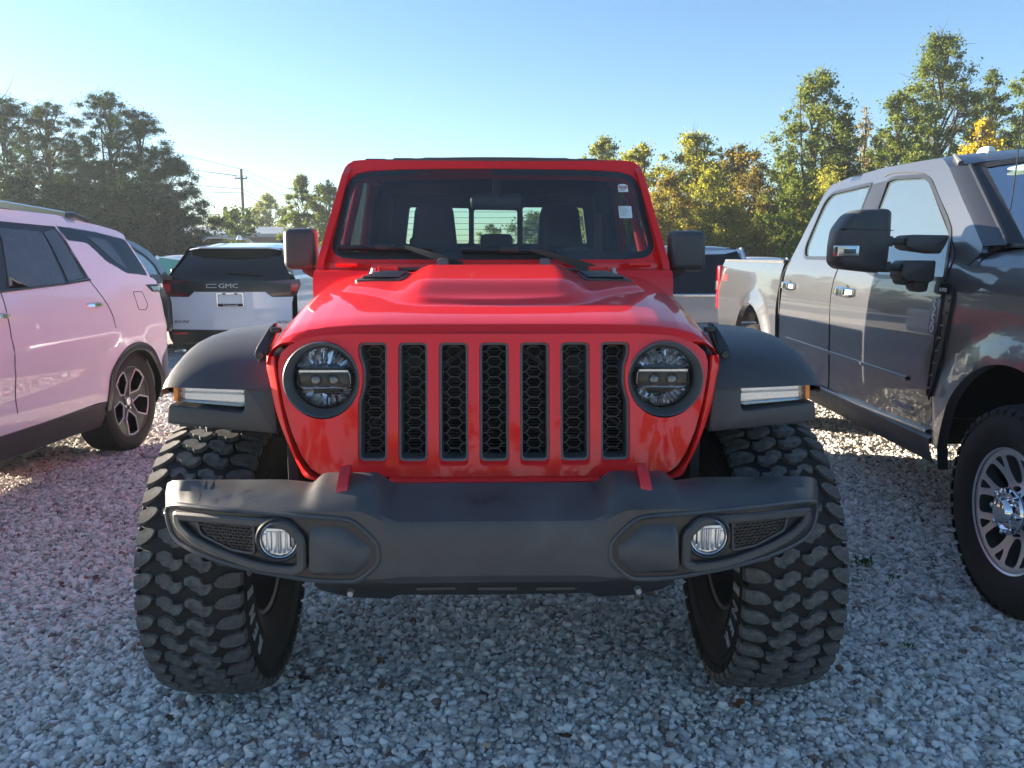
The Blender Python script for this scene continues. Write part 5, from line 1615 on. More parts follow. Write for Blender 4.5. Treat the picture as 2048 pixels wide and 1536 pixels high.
# tail lamp tip and black surround
tl = [z2(*q) for q in [(876, 570), (960, 566), (990, 600), (992, 612), (915, 612)]]
mb = MB(); sheet(mb, tl, lambda u, v: s_skin(u, v, .006), (), .03, .012, inward=S_IN); tlo = part('tail_lamp', mb, M['plastic_g'], suv)
mb = MB(); sheet(mb, [z2(*q) for q in [(900, 580), (972, 578), (978, 604), (918, 604)]], lambda u, v: s_skin(u, v, .009), (), .03, .004, inward=S_IN); part('lamp_lens', mb, M['chrome_r'], tlo)
mb = MB(); tube(mb, [s_skin(*z2(*q), .003) for q in [(905, 522), (985, 580), (1002, 700), (1010, 850)]], .008, 6); part('tailgate_seam', mb, M['black'], suv)
# wheels with star spokes
def suv_wheel(y, s, detail):
    w = sub_empty('wheel', suv, (s * .845, y, .385))
    mb = MB(); pr_ = [(-.10, .268), (-.125, .275), (-.138, .31), (-.134, .35), (-.118, .376), (-.09, .383), (0, .385)]
    pr_ = pr_ + [(-a, r_) for a, r_ in pr_[-2::-1]]; lathe(mb, pr_, (0, 0, 0), (1, 0, 0), 64)
    for g_ in (-.06, -.02, .02, .06): pass
    part('tyre', mb, M['rubber'], w)
    NS = 5; holes = []
    def dish(u, v, o_=0):
        r_ = math.hypot(u, v); return Vector((s * (.112 - .03 * sstep(.23, .06, r_) + o_), u * s, v))
    for k in range(NS):
        a0 = 2 * math.pi * k / NS + R(54)
        pol = lambda r_, da: (r_ * math.cos(a0 + R(da)), r_ * math.sin(a0 + R(da)))
        holes.append(rpoly([pol(.075, 0), pol(.150, -25), pol(.252, -15), pol(.255, 0), pol(.252, 15), pol(.150, 25)], .008, 3))
    mb = MB(); sheet(mb, circle(0, 0, .270, 80), dish, holes, .02, .05, 0, inward=(-s, 0, 0)); part('rim', mb, M['gloss_black'], w, 30)
    for h_ in holes:
        mb = MB(); lp = inset(ccw(h_), -.006); n = len(lp)
        pts = [dish(u, v, .002) for u, v in lp]
        k0 = [i for i in range(n)]
        tube(mb, pts, .0065, 6, True); part('machined_edge', mb, M['edge'], w)
    mb = MB(); lathe(mb, [(.115, .266), (.118, .272), (.11, .276)], (0, 0, 0), (s, 0, 0), 60); part('rim_lip', mb, M['alloy_dark'], w)
    mb = MB(); lathe(mb, [(.08, .27), (-.1, .26), (-.1, 0)], (0, 0, 0), (s, 0, 0), 40); lathe(mb, [(.02, .19), (.02, 0)], (0, 0, 0), (s, 0, 0), 30); part('rim_barrel', mb, M['black'], w)
    mb = MB(); lathe(mb, [(.085, .034), (.094, .032), (.097, .026), (.097, 0)], (0, 0, 0), (s, 0, 0), 24); part('hub_cap', mb, M['alloy'], w)
    for k in range(5):
        a = 2 * math.pi * k / 5; mb = MB(); c = Vector((s * .082, .056 * math.cos(a), .056 * math.sin(a))); cyl(mb, c, c + Vector((s * .012, 0, 0)), .011, .010, 6); part('wheel_nut', mb, M['chrome_r'], w)
for y in (0, -3.07): suv_wheel(y, 1, True); suv_wheel(y, -1, False)

# ================================================================== white SUV in the row behind, seen from the back
AY = 12.8
AO = Vector((-4.05, AY, 0))
suv2 = thing('parked_suv', 'white SUV in the row behind with its black tail band and dark rear window showing', 'car', AO, 0)
zz_ = lambda dx, zy: (dx * .18555 * AY / 1650 * 1.0, at(457, 440 + .18555 * zy, AY).z)
def half(pts): 
    L = [zz_(-a, b) for a, b in pts]
    return L + [(-x, z) for x, z in L[::-1] if abs(x) > 1e-6]
yb = lambda x, z: .10 * (abs(x) / 1.0) ** 2.5 + .42 * sstep(1.16, 1.68, z) + .02 * sstep(1.0, 1.2, z)
af = lambda u, v, w=0: Vector((u, yb(u, v) - w, v))
mb = MB(); sheet(mb, half([(0, 775), (375, 775), (440, 830), (655, 830), (640, 900), (636, 1100), (648, 1185), (0, 1185)]), lambda u, v: af(u, v), (), .07, .05, inward=(0, 1, 0)); part('tailgate', mb, M['white2'], suv2)
mb = MB(); sheet(mb, half([(0, 660), (420, 658), (722, 640), (735, 700), (690, 812), (640, 822), (440, 818), (372, 770), (0, 770)]), lambda u, v: af(u, v, .01), (), .07, .05, inward=(0, 1, 0)); band = part('tail_band', mb, M['plastic_g'], suv2)
for s in (-1, 1):
    mb = MB(); P = [zz_(s * a, b) for a, b in [(425, 655), (724, 642), (730, 690), (640, 690), (430, 676)]]; sheet(mb, P, lambda u, v: af(u, v, .016), (), .05, .02, inward=(0, 1, 0)); part('tail_lamp', mb, M['darkred'], suv2)
    mb = MB(); P = [zz_(s * a, b) for a, b in [(640, 690), (728, 690), (700, 770), (640, 780)]]; sheet(mb, P, lambda u, v: af(u, v, .016), (), .05, .02, inward=(0, 1, 0)); part('tail_lamp', mb, M['redlens'], suv2)
    mb = MB(); P = [zz_(s * a, b) for a, b in [(430, 800), (650, 770), (690, 775), (670, 812), (640, 816), (440, 814)]]; sheet(mb, P, lambda u, v: af(u, v, .016), (), .05, .02, inward=(0, 1, 0)); part('tail_lamp', mb, M['darkred'], suv2)
mb = MB(); sheet(mb, half([(0, 292), (488, 300), (500, 345), (560, 480), (632, 610), (600, 658), (0, 660)]), lambda u, v: af(u, v), (), .07, .03, inward=(0, 1, 0)); part('rear_window', mb, M['privacy'], suv2)
mb = MB(); rings = []
for t in np.linspace(0, 1, 8):
    y = lerp(.40, 4.4, t); zc = lerp(zz_(0, 245)[1], 1.70, t) if False else zz_(0, 292)[1]
    w = lerp(zz_(492, 0)[0], .72, t)
    rings.append([(x * w, y - .10 * (1 - x * x) * (t < .01), zc + .005 - .03 * abs(x) ** 6 + (.055 * sstep(0, .06, t) + .035 * math.sin(3.14 * t)) * (1 - abs(x) ** 5)) for x in np.linspace(-1, 1, 25)])
rings.insert(0, [(x, y - .02, z - .02) for x, y, z in rings[0]])
loft(mb, rings); part('roof', mb, M['white2'], suv2)
mb = MB(); rbox(mb, (0, .40, zz_(0, 300)[1] + .005), (1.12, .16, .028), .012, 3); part('spoiler', mb, M['white2'], suv2)
for s in (-1, 1):
    mb = MB(); zr = zz_(0, 205)[1]
    tube(mb, [(s * .64, .75, zr - .02), (s * .63, .95, zr + .045), (s * .62, 1.6, zr + .06), (s * .62, 3.2, zr + .06), (s * .62, 3.5, zr)], .022, 8); part('roof_rail', mb, M['plastic_g'], suv2)
    mb = MB()
    loft(mb, [[(s * w, y, z) for z, w in ((.35, .96), (.6, 1.0), (.95, 1.0), (1.15, .985), (1.2, .96))] for y in (.12, .5, 2, 3.5, 4.6)]); part('body_side', mb, M['white2'], suv2)
    mb = MB(); loft(mb, [[(s * w, y + dy, z) for z, w, dy in ((1.2, .96, -.0), (1.45, .84, .2), (1.68, .72, .38))] for y in (.14, 1.5, 3.0, 4.0)]); part('side_window', mb, M['privacy'], suv2)
mb = MB(); rbox(mb, (.0, .62, zz_(0, 205)[1] + .04), (.055, .20, .075), .02, 3, fn=lambda x, y, z: (x * (1 - .5 * (z > 0)), y * (1 - .6 * (z > 0)) + .02 * (z > 0), z)); part('antenna_fin', mb, M['white2'], suv2)
mb = MB(); sheet(mb, half([(0, 1185), (650, 1180), (646, 1330), (640, 1470), (600, 1560), (0, 1560)]), lambda u, v: af(u, v, .03), (), .08, .06, inward=(0, 1, 0)); part('rear_bumper', mb, M['plastic_g'], suv2)
for s in (-1, 1):
    mb = MB(); rbox(mb, af(s * zz_(540, 0)[0], zz_(0, 1222)[1], .036), (.21, .02, .032), .006); part('reflector', mb, M['redlens'], suv2)
    mb = MB(); rbox(mb, af(s * zz_(560, 0)[0], zz_(0, 1420)[1], .036), (.20, .02, .10), .02); part('exhaust_trim', mb, M['chrome_r'], suv2)
    mb = MB(); cyl(mb, (s * .95, 1.05, .38), (s * .70, 1.05, .38), .38, .38, 32); part('wheel', mb, M['rubber'], suv2)
mb = MB(); rbox(mb, (0, 2.4, .75), (1.7, 4.3, .8), .05); part('underbody', mb, M['black'], suv2)
mb = MB(); rbox(mb, af(0, zz_(0, 1322)[1], .034), (1.5, .02, .035), .006); part('bumper_strip', mb, M['alloy_dark'], suv2)
# plate holder, badges, wiper
x0 = (852 - 846) * .18555 * AY / 1650
mb = MB(); c = af(x0, zz_(0, 862)[1], .008)
f = frame(c, (1, 0, 0), (0, 0, 1)); w2, h2 = .205, .105
ring_prism(mb, rpoly([(-w2, -h2), (w2, -h2), (w2, h2), (-w2, h2)], .02, 3), rpoly([(-w2 + .016, -h2 + .016), (w2 - .016, -h2 + .016), (w2 - .016, h2 - .016), (-w2 + .016, h2 - .016)], .01, 3), lambda u, v, w=0: f(u, v, w), 0, .014, 0)
prism(mb, [(-w2 + .012, -h2 + .004), (w2 - .012, -h2 + .004), (w2 - .012, -h2 + .045), (-w2 + .012, -h2 + .045)], f, .002, .016, .001, 1)
text(mb, 'Crossroads', .050, lambda u, v, w=0: f(u, v - h2 + .024, w + .017), .001, 2, shear=.2)
for s in (-1, 1): rbox(mb, f(s * .09, h2 - .012, .012), (.05, .008, .022), .003, mat=3)
part('plate_frame', mb, [M['chrome'], M['black'], M['badge_white'], M['alloy_dark']], suv2)
mb = MB(); text(mb, 'GMC', .098, frame(af(x0 - .02, zz_(0, 712)[1], .012), (1, 0, 0), (0, 0, 1)), .004, 0, sx=1.4); part('badge', mb, M['edge'], suv2)
mb = MB(); f3 = frame(af(x0 - .30, zz_(0, 710)[1], .012), (1, 0, 0), (0, 0, 1))
for a, b in (((-.05, .025), (.10, .025)), ((-.05, -.025), (.10, -.025)), ((-.05, -.025), (-.05, .025))): bar(mb, f3(*a, .003), f3(*b, .003), .008, .006, (0, -1, 0))
part('trim_emblem', mb, M['edge'], band)
mb = MB(); text(mb, 'ACADIA', .058, frame(af(zz_(-495, 0)[0], zz_(0, 1097)[1], .004), (1, 0, 0), (0, 0, 1)), .003, 0, sx=1.6); part('badge', mb, M['black'], suv2)
mb = MB(); text(mb, 'ELEVATION', .058, frame(af(zz_(520, 0)[0], zz_(0, 1105)[1], .004), (1, 0, 0), (0, 0, 1)), .003, 0, sx=1.45); part('badge', mb, M['black'], suv2)
mb = MB(); text(mb, 'Cargo', .062, frame(af(zz_(-535, 0)[0], zz_(0, 1030)[1], .004), (1, 0, 0), (0, 0, 1)), .003, 0, shear=.25, sx=1.3); part('badge', mb, M['badge_white'], suv2)
mb = MB(); bar(mb, af(0, zz_(0, 575)[1], .03), af(.48, zz_(0, 588)[1], .03), .02, .02, (0, -1, 0)); cyl(mb, af(0, zz_(0, 560)[1], 0), af(0, zz_(0, 560)[1], .05), .022, .018, 12); part('rear_wiper', mb, M['black'], suv2)

# ================================================================== other parked cars far back
def far_car(name, label, cx, y, w, hgt, mat, glass, sill=.55, belt_=1.05, taper=.76, rear=True, lamps=None, extra=None, length=4.6, base=.25):
    t = thing(name, label, 'car', (cx, y, 0), 0)
    mb = MB(); rings = []
    for yy, k in ((0, .97), (.10, 1), (1.2, 1), (length - 1.2, 1), (length - .1, .98), (length, .9)):
        rings.append([(s * w / 2 * q * k, yy, z) for s, q, z in ((-1, .94, base), (-1, 1, sill), (-1, .99, belt_ - .1), (-1, .95, belt_), (1, .95, belt_), (1, .99, belt_ - .1), (1, 1, sill), (1, .94, base))])
    loft(mb, rings, True, True, True); part('body', mb, mat, t, 40)
    mb = MB(); rings = []
    y0, y1 = (.08, .48), (length * .45 + .6, length * .45)
    for q in np.linspace(0, 1, 7):
        z = lerp(belt_ - .01, hgt - .05, q); ww = w / 2 * lerp(.945, taper, q ** 1.2); a = lerp(.07, .45, q); b = lerp(length * .72, length * .60, q)
        rings.append([(-ww, a + .06, z), (-ww * .95, a, z), (ww * .95, a, z), (ww, a + .06, z), (ww, b, z), (-ww, b, z)])
    loft(mb, rings, True); part('window_band', mb, glass, t, 30)
    mb = MB(); rings = []
    for yy, dz in ((.38, -.02), (.42, .02), (.6, .045), (1.6, .06), (length * .55, .04), (length * .62, -.02)):
        rings.append([(x * w / 2 * (taper + .025), yy + .06 * x * x, hgt - .06 + dz * (1 - abs(x) ** 4) + .0) for x in np.linspace(-1, 1, 15)])
    loft(mb, rings); loft(mb, [rings[0], [(x, y_ - .01, z - .05) for x, y_, z in rings[0]]]); part('roof', mb, mat, t, 60)
    for s in (-1, 1):
        for yy in (.85, length - .9):
            mb = MB(); cyl(mb, (s * w / 2 * .97, yy, .35), (s * w / 2 * .72, yy, .35), .35, .35, 28); part('wheel', mb, M['rubber'], t)
        mb = MB(); rbox(mb, (s * w / 2 * .90, .02, belt_ - .12), (.22, .12, .14), .03, 3); part('tail_lamp', mb, lamps or M['redlens'], t)
        mb = MB(); tube(mb, [(s * w / 2 * .945, .10, belt_), (s * w / 2 * (taper + .03), .46, hgt - .05)], .03, 6); part('rear_pillar', mb, mat, t)
    mb = MB(); rbox(mb, (0, -.02, .50), (w * .94, .14, .28), .04, 3); part('rear_bumper', mb, M['plastic'], t)
    return t
# silver SUV behind the red pickup, right
c = at(1372, 500, 10.6)
fs = far_car('parked_suv', 'silver SUV with wide black rear window behind right mirror of the red truck', c.x, 10.6, 2.02, at(1400, 489, 11.0).z, M['silver'], M['privacy'], .6, 1.02, .80, lamps=M['redlens'])
mb = MB(); rbox(mb, (.0, -.01, at(1400, 590, 10.6).z), (1.8, .05, .035), .01); part('chrome_garnish', mb, M['chrome_r'], fs)
c = at(1534, 516, 24); far_car('parked_car', 'small white car, only its roof showing above the grey pickup bed', c.x, 24, 1.85, at(1534, 513, 24).z, M['white2'], M['privacy'], .55, 1.0)
# dark car whose side glass shows behind the white SUV
def dark_car():
    org = Vector((-6.14, 12.4, 0))
    t = thing('parked_car', 'dark grey car with pale green glass past the left white SUV tail', 'car', org, 0)
    DS, DK, DW = side_tools(org, 0, 1, [(.25, .88), (.5, .92), (.8, .93), (1.0, .92), (1.1, .89), (1.45, .72), (1.75, .55)])
    arc = [DS(*q) for q in [(232, 476), (252, 478), (270, 485), (298, 502), (322, 528), (338, 552)]]
    y1 = arc[-1][0]
    rear = [(-2.0, .95), (-1.8, arc[0][1] - .25), (-1.2, arc[0][1] - .02)]
    out = [(-2.05, .30), (-2.0, .95)] + rear[1:] + arc + [(y1 + .10, arc[-1][1] - .06), (y1 + 1.2, .92), (y1 + 1.3, .6), (y1 + 1.25, .3)]
    win = rpoly([DS(*q) for q in [(225, 489), (250, 489), (266, 495), (290, 510), (310, 530), (322, 551), (225, 553)]], .02, 3)
    mb = MB(); sheet(mb, out, lambda u, v: DK(u, v), [win], .12, .03, inward=(-1, 0, 0)); part('body', mb, M['darkcar'], t)
    mb2 = MB(); mb2.v = [(-x, y, z) for x, y, z in mb.v]; mb2.f = mb.f; mb2.m = mb.m; part('body', mb2, M['darkcar'], t)
    mb = MB(); sheet(mb, win, lambda u, v: DK(u, v, -.012), (), .15, 0); part('side_window', mb, M['greenglass'], t)
    mb = MB(); strip_ring(mb, inset(ccw(win), -.01), .03, lambda u, v, w=0: DK(u, v, .002 + w)); part('window_frame', mb, M['plastic_g'], t)
    mb = MB(); loft(mb, [[(DW(v) * k, u, v + .04 * (1 - k * k)) for k in np.linspace(-1, 1, 9)] for u, v in rear + arc[:4]]); part('roof', mb, M['darkcar'], t)
    mb = MB(); loft(mb, [[(DW(v) * k, u, v) for k in np.linspace(-1, 1, 9)] for u, v in arc[3:]]); part('windshield', mb, M['privacy'], t)
    mb = MB(); loft(mb, [[(DW(v) * k, u, v) for k in np.linspace(-1, 1, 9)] for u, v in ((y1, arc[-1][1]), (y1 + 1.2, .92), (y1 + 1.3, .3))]); part('hood', mb, M['darkcar'], t)
    mb = MB(); loft(mb, [[(DW(v) * k, u, v) for k in np.linspace(-1, 1, 9)] for u, v in ((-2.05, .3), (-2.0, .95), (-1.8, arc[0][1] - .25), (-1.2, arc[0][1] - .02))]); part('trunk_lid', mb, M['darkcar'], t)
    mb = MB(); u, v = DS(340, 545); rbox(mb, DK(u, v, .10), (.16, .10, .15), .04, 3); part('door_mirror', mb, M['plastic_g'], t)
    for yy in (-1.25, y1 + .55):
        for s in (-1, 1):
            mb = MB(); cyl(mb, (s * .94, yy, .34), (s * .70, yy, .34), .34, .34, 28); part('wheel', mb, M['rubber'], t)
M['greenglass'] = pbr('pale_green_glass', (.16, .26, .24), .05, 0, 1, 0, spec=.8, ior=1.8, vary=.35, vscale=4)
M['greenglass2'] = pbr('green_windscreen', (.12, .34, .24), .08, 0, 1, 0, spec=.8, ior=1.7)
dark_car()
c = at(345, 530, 17.5)
gcar = far_car('parked_van', 'white roofed van with green tinted glass between dark car and white SUV', c.x + .4, 17.5, 2.0, at(340, 508, 17.8).z, M['white2'], M['greenglass2'], .6, 1.08, .86)
# ================================================================== trees, poles, wires, building beyond the lot
def leaf_mat(name, stops, trans=.35):
    m = bpy.data.materials.new(name); m.use_nodes = True; nt = m.node_tree; nt.nodes.clear()
    out = nt.nodes.new('ShaderNodeOutputMaterial'); ad = nt.nodes.new('ShaderNodeMixShader'); ad.inputs[0].default_value = trans
    df = nt.nodes.new('ShaderNodeBsdfDiffuse'); tr = nt.nodes.new('ShaderNodeBsdfTranslucent')
    g = nt.nodes.new('ShaderNodeNewGeometry'); n = noise(nt, .9, 4, .6)
    mx = nt.nodes.new('ShaderNodeMath'); mx.operation = 'MULTIPLY_ADD'; mx.inputs[1].default_value = .45
    nt.links.new(g.outputs['Random Per Island'], mx.inputs[0])
    s2 = nt.nodes.new('ShaderNodeMath'); s2.operation = 'MULTIPLY'; s2.inputs[1].default_value = .60; nt.links.new(n.outputs[0], s2.inputs[0]); nt.links.new(s2.outputs[0], mx.inputs[2])
    r_ = ramp(nt, mx.outputs[0], stops)
    nt.links.new(r_.outputs[0], df.inputs[0])
    hs = nt.nodes.new('ShaderNodeMix'); hs.data_type = 'RGBA'; hs.blend_type = 'MULTIPLY'; hs.inputs['Factor'].default_value = 1; hs.inputs['B'].default_value = (1.25, 1.2, .6, 1)
    nt.links.new(r_.outputs[0], hs.inputs['A']); nt.links.new(hs.outputs['Result'], tr.inputs[0])
    nt.links.new(df.outputs[0], ad.inputs[1]); nt.links.new(tr.outputs[0], ad.inputs[2]); nt.links.new(ad.outputs[0], out.inputs[0]); return m
LM = {
 'pine': leaf_mat('pine_needles', [(.15, (0.034, 0.056, 0.026)), (.5, (0.064, 0.094, 0.041)), (.8, (0.112, 0.124, 0.056))], .25),
 'pinebrown': leaf_mat('pine_needles_turning', [(.15, (0.041, 0.056, 0.026)), (.5, (0.085, 0.094, 0.041)), (.8, (0.188, 0.131, 0.053))], .3),
 'dark': leaf_mat('dark_leaves', [(.15, (0.030, 0.053, 0.019)), (.5, (0.064, 0.098, 0.034)), (.85, (0.131, 0.160, 0.053))]),
 'green': leaf_mat('green_leaves', [(.15, (0.041, 0.079, 0.022)), (.5, (0.104, 0.160, 0.041)), (.85, (0.216, 0.244, 0.066))]),
 'yellow': leaf_mat('yellow_green_leaves', [(.15, (0.085, 0.116, 0.026)), (.5, (0.216, 0.235, 0.053)), (.85, (0.413, 0.338, 0.056))]),
 'gold': leaf_mat('golden_leaves', [(.15, (0.188, 0.169, 0.027)), (.5, (0.488, 0.356, 0.041)), (.85, (0.600, 0.525, 0.056))]),
 'rust': leaf_mat('rusty_leaves', [(.15, (0.075, 0.094, 0.026)), (.5, (0.198, 0.160, 0.053)), (.85, (0.375, 0.188, 0.075))]),
 'light': leaf_mat('light_green_leaves', [(.15, (0.094, 0.131, 0.048)), (.5, (0.179, 0.216, 0.075)), (.85, (0.300, 0.300, 0.104))]),
}
LM['rust'] = leaf_mat('rust_leaves_fine', [(.15, (.085, .10, .026)), (.5, (.20, .18, .05)), (.85, (.36, .23, .08))], 0.45)
LM['yellow'] = leaf_mat('yellow_leaves_fine', [(.15, (.10, .13, .03)), (.5, (.25, .27, .06)), (.85, (.46, .42, .09))], 0.48)
LM['pine'] = leaf_mat('pine_leaves_fine', [(.15, (.018, .042, .022)), (.5, (.036, .072, .036)), (.8, (.080, .105, .050))], 0.25)
LM['pinebrown'] = leaf_mat('pinebrown_leaves_fine', [(.15, (.020, .042, .022)), (.5, (.045, .072, .036)), (.8, (.12, .105, .048))], 0.3)
LM['green'] = leaf_mat('green_leaves_fine', [(.15, (.045, .080, .022)), (.5, (.115, .165, .042)), (.85, (.25, .26, .07))], .45)
LM['light'] = leaf_mat('light_leaves_fine', [(.15, (.10, .14, .05)), (.5, (.20, .24, .085)), (.85, (.34, .34, .12))], .45)
LM['deep'] = leaf_mat('deep_leaves_fine', [(.15, (.008, .020, .010)), (.5, (.018, .040, .020)), (.85, (.05, .075, .03))], 0.3)
M['bark'] = pbr('bark', (.05, .04, .032), .9, vary=.4, vscale=3, bmp=.5, bscale=20, bdist=.03)
M['bark_pale'] = pbr('pale_bark', (.15, .13, .11), .9, vary=.3, vscale=3)
def leaves_mesh(name, C, Rc, n, size, mat, flat=1.0, needle=False, seed=0):
    r_ = np.random.default_rng(seed)
    K = len(C); w = Rc ** 2 / (Rc ** 2).sum()
    idx = r_.choice(K, n, p=w)
    d = r_.normal(size=(n, 3)); d /= np.linalg.norm(d, axis=1)[:, None]
    rad = np.minimum(np.abs(r_.normal(0, .62, n)), 1.9)
    P = C[idx] + d * (rad * Rc[idx])[:, None] * np.array([1, 1, flat])
    a = r_.normal(size=(n, 3)); a /= np.linalg.norm(a, axis=1)[:, None]
    b = r_.normal(size=(n, 3)); b -= a * (a * b).sum(1)[:, None]; b /= np.linalg.norm(b, axis=1)[:, None]
    s = size * r_.uniform(.6, 1.35, n)[:, None]
    wd = .16 if needle else .55
    up = np.cross(a, b) * .18 * s
    V = np.stack([P - a * s * .5, P + b * s * wd * .5 + up, P + a * s * .5, P - b * s * wd * .5 + up], 1).reshape(-1, 3)
    me = bpy.data.meshes.new(name)
    me.vertices.add(n * 4); me.vertices.foreach_set('co', V.astype(np.float32).ravel())
    me.loops.add(n * 4); me.loops.foreach_set('vertex_index', np.arange(n * 4, dtype=np.int32))
    me.polygons.add(n); me.polygons.foreach_set('loop_start', np.arange(0, n * 4, 4, dtype=np.int32))
    me.update(); me.validate(); me.materials.append(mat); return me
def prof_r(kind, t):
    if kind == 'pine': return float(np.interp(t, [0, .18, .3, .45, .65, .85, 1], [.35, .9, 1.0, .98, .85, .62, .22]))
    if kind == 'oak': return float(np.interp(t, [0, .08, .25, .5, .75, .92, 1], [.35, .75, .95, 1.0, .8, .45, .12]))
    if kind == 'spire': return float(np.interp(t, [0, .15, .4, .65, .88, 1], [.75, 1.0, .92, .66, .40, .12]))
    if kind == 'bush': return float(np.interp(t, [0, .2, .5, .8, 1], [.9, 1, .95, .65, .15]))
    return 1 - t * .6
def tree(name, label, px, ptop, hwpx, Y, kind='oak', lm='green', n=14000, leaf=.15, clusters=90, base=.16, crad=.75, trunks=1, flat=.8, seed=0, bare=0.0, group=None, bark='bark'):
    r_ = np.random.default_rng(seed + 1000)
    top = at(px, ptop, Y); h = max(1.2, top.z); W = hwpx / CAM_F * Y * (1.5 if kind == 'pine' else 1.15); clusters = int(clusters * 2.6); leaf *= max(1, Y / 62); n = int(n * (2.7 if kind == 'pine' else 2.0)); leaf = leaf * .80
    t = thing(name, label, 'bush' if kind == 'bush' else 'tree', (top.x, Y, 0), 0, group)
    zb = h * base
    C = []; Rc = []
    limbs = []
    nl = 7 + int(h * 1.0) if kind != 'bush' else 7
    for k in range(nl):
        u = (k + r_.uniform(.1, .9)) / nl
        if kind == 'pine': u = .12 + .88 * u
        ang = k * 2.4 + r_.uniform(-.7, .7); rr = prof_r(kind, u) * W
        q = r_.uniform(.35, .85) if u < .85 else r_.uniform(0, .3)
        sr = max(.28 * W, rr * r_.uniform(.42, .72)) * (1 - .35 * u)
        limbs.append((np.array([math.cos(ang) * rr * q, math.sin(ang) * rr * q * .8, zb + u * (h - zb) * .93]), sr))
    wts = np.array([q[1] for q in limbs]) ** 1.6; wts /= wts.sum()
    for _ in range(clusters):
        if r_.random() < .5:
            u = r_.random() ** .85; rr = prof_r(kind, u) * W; ang = r_.uniform(0, 6.283); q = math.sqrt(r_.random())
            rr *= 1 + .22 * math.sin(3 * ang + seed + 6 * u)
            C.append(np.array([math.cos(ang) * rr * q, math.sin(ang) * rr * q * .85, zb + u * (h - zb) * .96])); Rc.append(crad * W * .17 * r_.uniform(.5, 1.5) * (1 - .3 * u) + .10); continue
        lc, sr = limbs[r_.choice(len(limbs), p=wts)]
        d = r_.normal(size=3); d /= np.linalg.norm(d); d *= r_.random() ** .38
        c = lc + d * sr * np.array([1, 1, .62 if kind == 'pine' else .85])
        c[2] = min(max(c[2], zb * .8 + .1), h * .99)
        C.append(c); Rc.append(crad * W * .15 * r_.uniform(.45, 1.5) * (1 - .3 * c[2] / h) + .09)
    for q in (.86, .92, .97): C.append(np.array([r_.normal(0, .04) * W, 0, h * q])); Rc.append(.13 * W)
    C = np.array(C); Rc = np.array(Rc)
    mb = MB()
    lean = r_.normal(0, .03, 2) * h
    for k in range(trunks):
        ox = (k - (trunks - 1) / 2) * W * .45
        pts = [(ox * .25 + lean[0] * s * s + ox * s * .75 + math.sin(s * 5 + seed) * .05, lean[1] * s * s, s * h * (.90 - .1 * abs(k))) for s in np.linspace(0, 1, 9)]
        r0 = max(.05, h * .012)
        tube(mb, pts, [r0 * (1 - .86 * s) for s in np.linspace(0, 1, 9)], 7)
    nb = int(min(len(C), 40 + 50 * bare))
    for i in r_.permutation(len(C))[:nb]:
        c = C[i]; z0 = max(h * .12, c[2] - (.25 + .5 * r_.random()) * math.hypot(c[0], c[1]) - .1 * h)
        s = z0 / h; p0 = np.array([lean[0] * s * s, lean[1] * s * s, z0])
        mid = (p0 + c) / 2 + r_.normal(0, .06, 3) * W + np.array([0, 0, .04 * h])
        tube(mb, spline([tuple(p0), tuple(mid), tuple(c)], 3), [r0 * .42 * q for q in np.linspace(1, .18, 7)], 5)
        if bare:
            for _ in range(4):
                e = c + r_.normal(0, .15, 3) * W + np.array([0, 0, .04 * W]); tube(mb, [tuple(mid), tuple((mid + e) / 2 + r_.normal(0, .04, 3) * W), tuple(e)], [r0 * .15, r0 * .09, r0 * .03], 4)
    part('trunk', mb, M[bark], t, 60)
    part('crown', leaves_mesh('crown', C, Rc, n, leaf, LM[lm], flat, kind == 'pine', seed), None, t)
    return t
G1 = 'pines at the left edge of the lot'; G2 = 'trees along the right side of the lot'; G3 = 'small trees beyond the building'
T = tree
T('pine_tree', 'tall dark pine at the far left edge of the picture', 8, 188, 82, 40, 'pine', 'pine', 17000, .22, 110, .14, .8, 1, .55, 1, .5, G1)
T('pine_tree', 'dark pine with a ragged top, second from the left edge', 88, 196, 66, 42, 'pine', 'pinebrown', 14000, .22, 90, .16, .8, 1, .55, 2, .6, G1)
T('pine_tree', 'shorter dark pine in the dip between the two tallest left pines', 150, 258, 52, 44, 'pine', 'pine', 12000, .22, 70, .10, .9, 1, .6, 3, .2, G1)
T('pine_tree', 'tallest dark pine of the left group with a two pronged top', 208, 176, 64, 41, 'pine', 'pine', 18000, .22, 110, .16, .75, 2, .55, 4, .4, G1)
T('pine_tree', 'broad dark pine stepping down to the right of the tallest one', 268, 212, 70, 40, 'pine', 'pine', 18000, .22, 110, .12, .8, 1, .55, 5, .3, G1)
T('pine_tree', 'lowest right hand pine of the left group, sloping to the utility pole', 326, 292, 62, 38, 'pine', 'pine', 16000, .21, 100, .06, .85, 1, .6, 6, .2, G1)
for i, (px, pt, hw, lab) in enumerate([(20, 350, 90, 'dark undergrowth bush below the pine at the far left edge'), (130, 360, 90, 'dark undergrowth bush below the shorter left pine'), (240, 350, 85, 'dark undergrowth bush under the tallest left pine'), (345, 405, 45, 'dark undergrowth bush at the right foot of the left pines')]):
    T('bush', lab, px, pt, hw, 36, 'bush', 'deep', 7000, .20, 60, .0, 1.1, 1, .8, 20 + i, 0, 'undergrowth below the left pines')
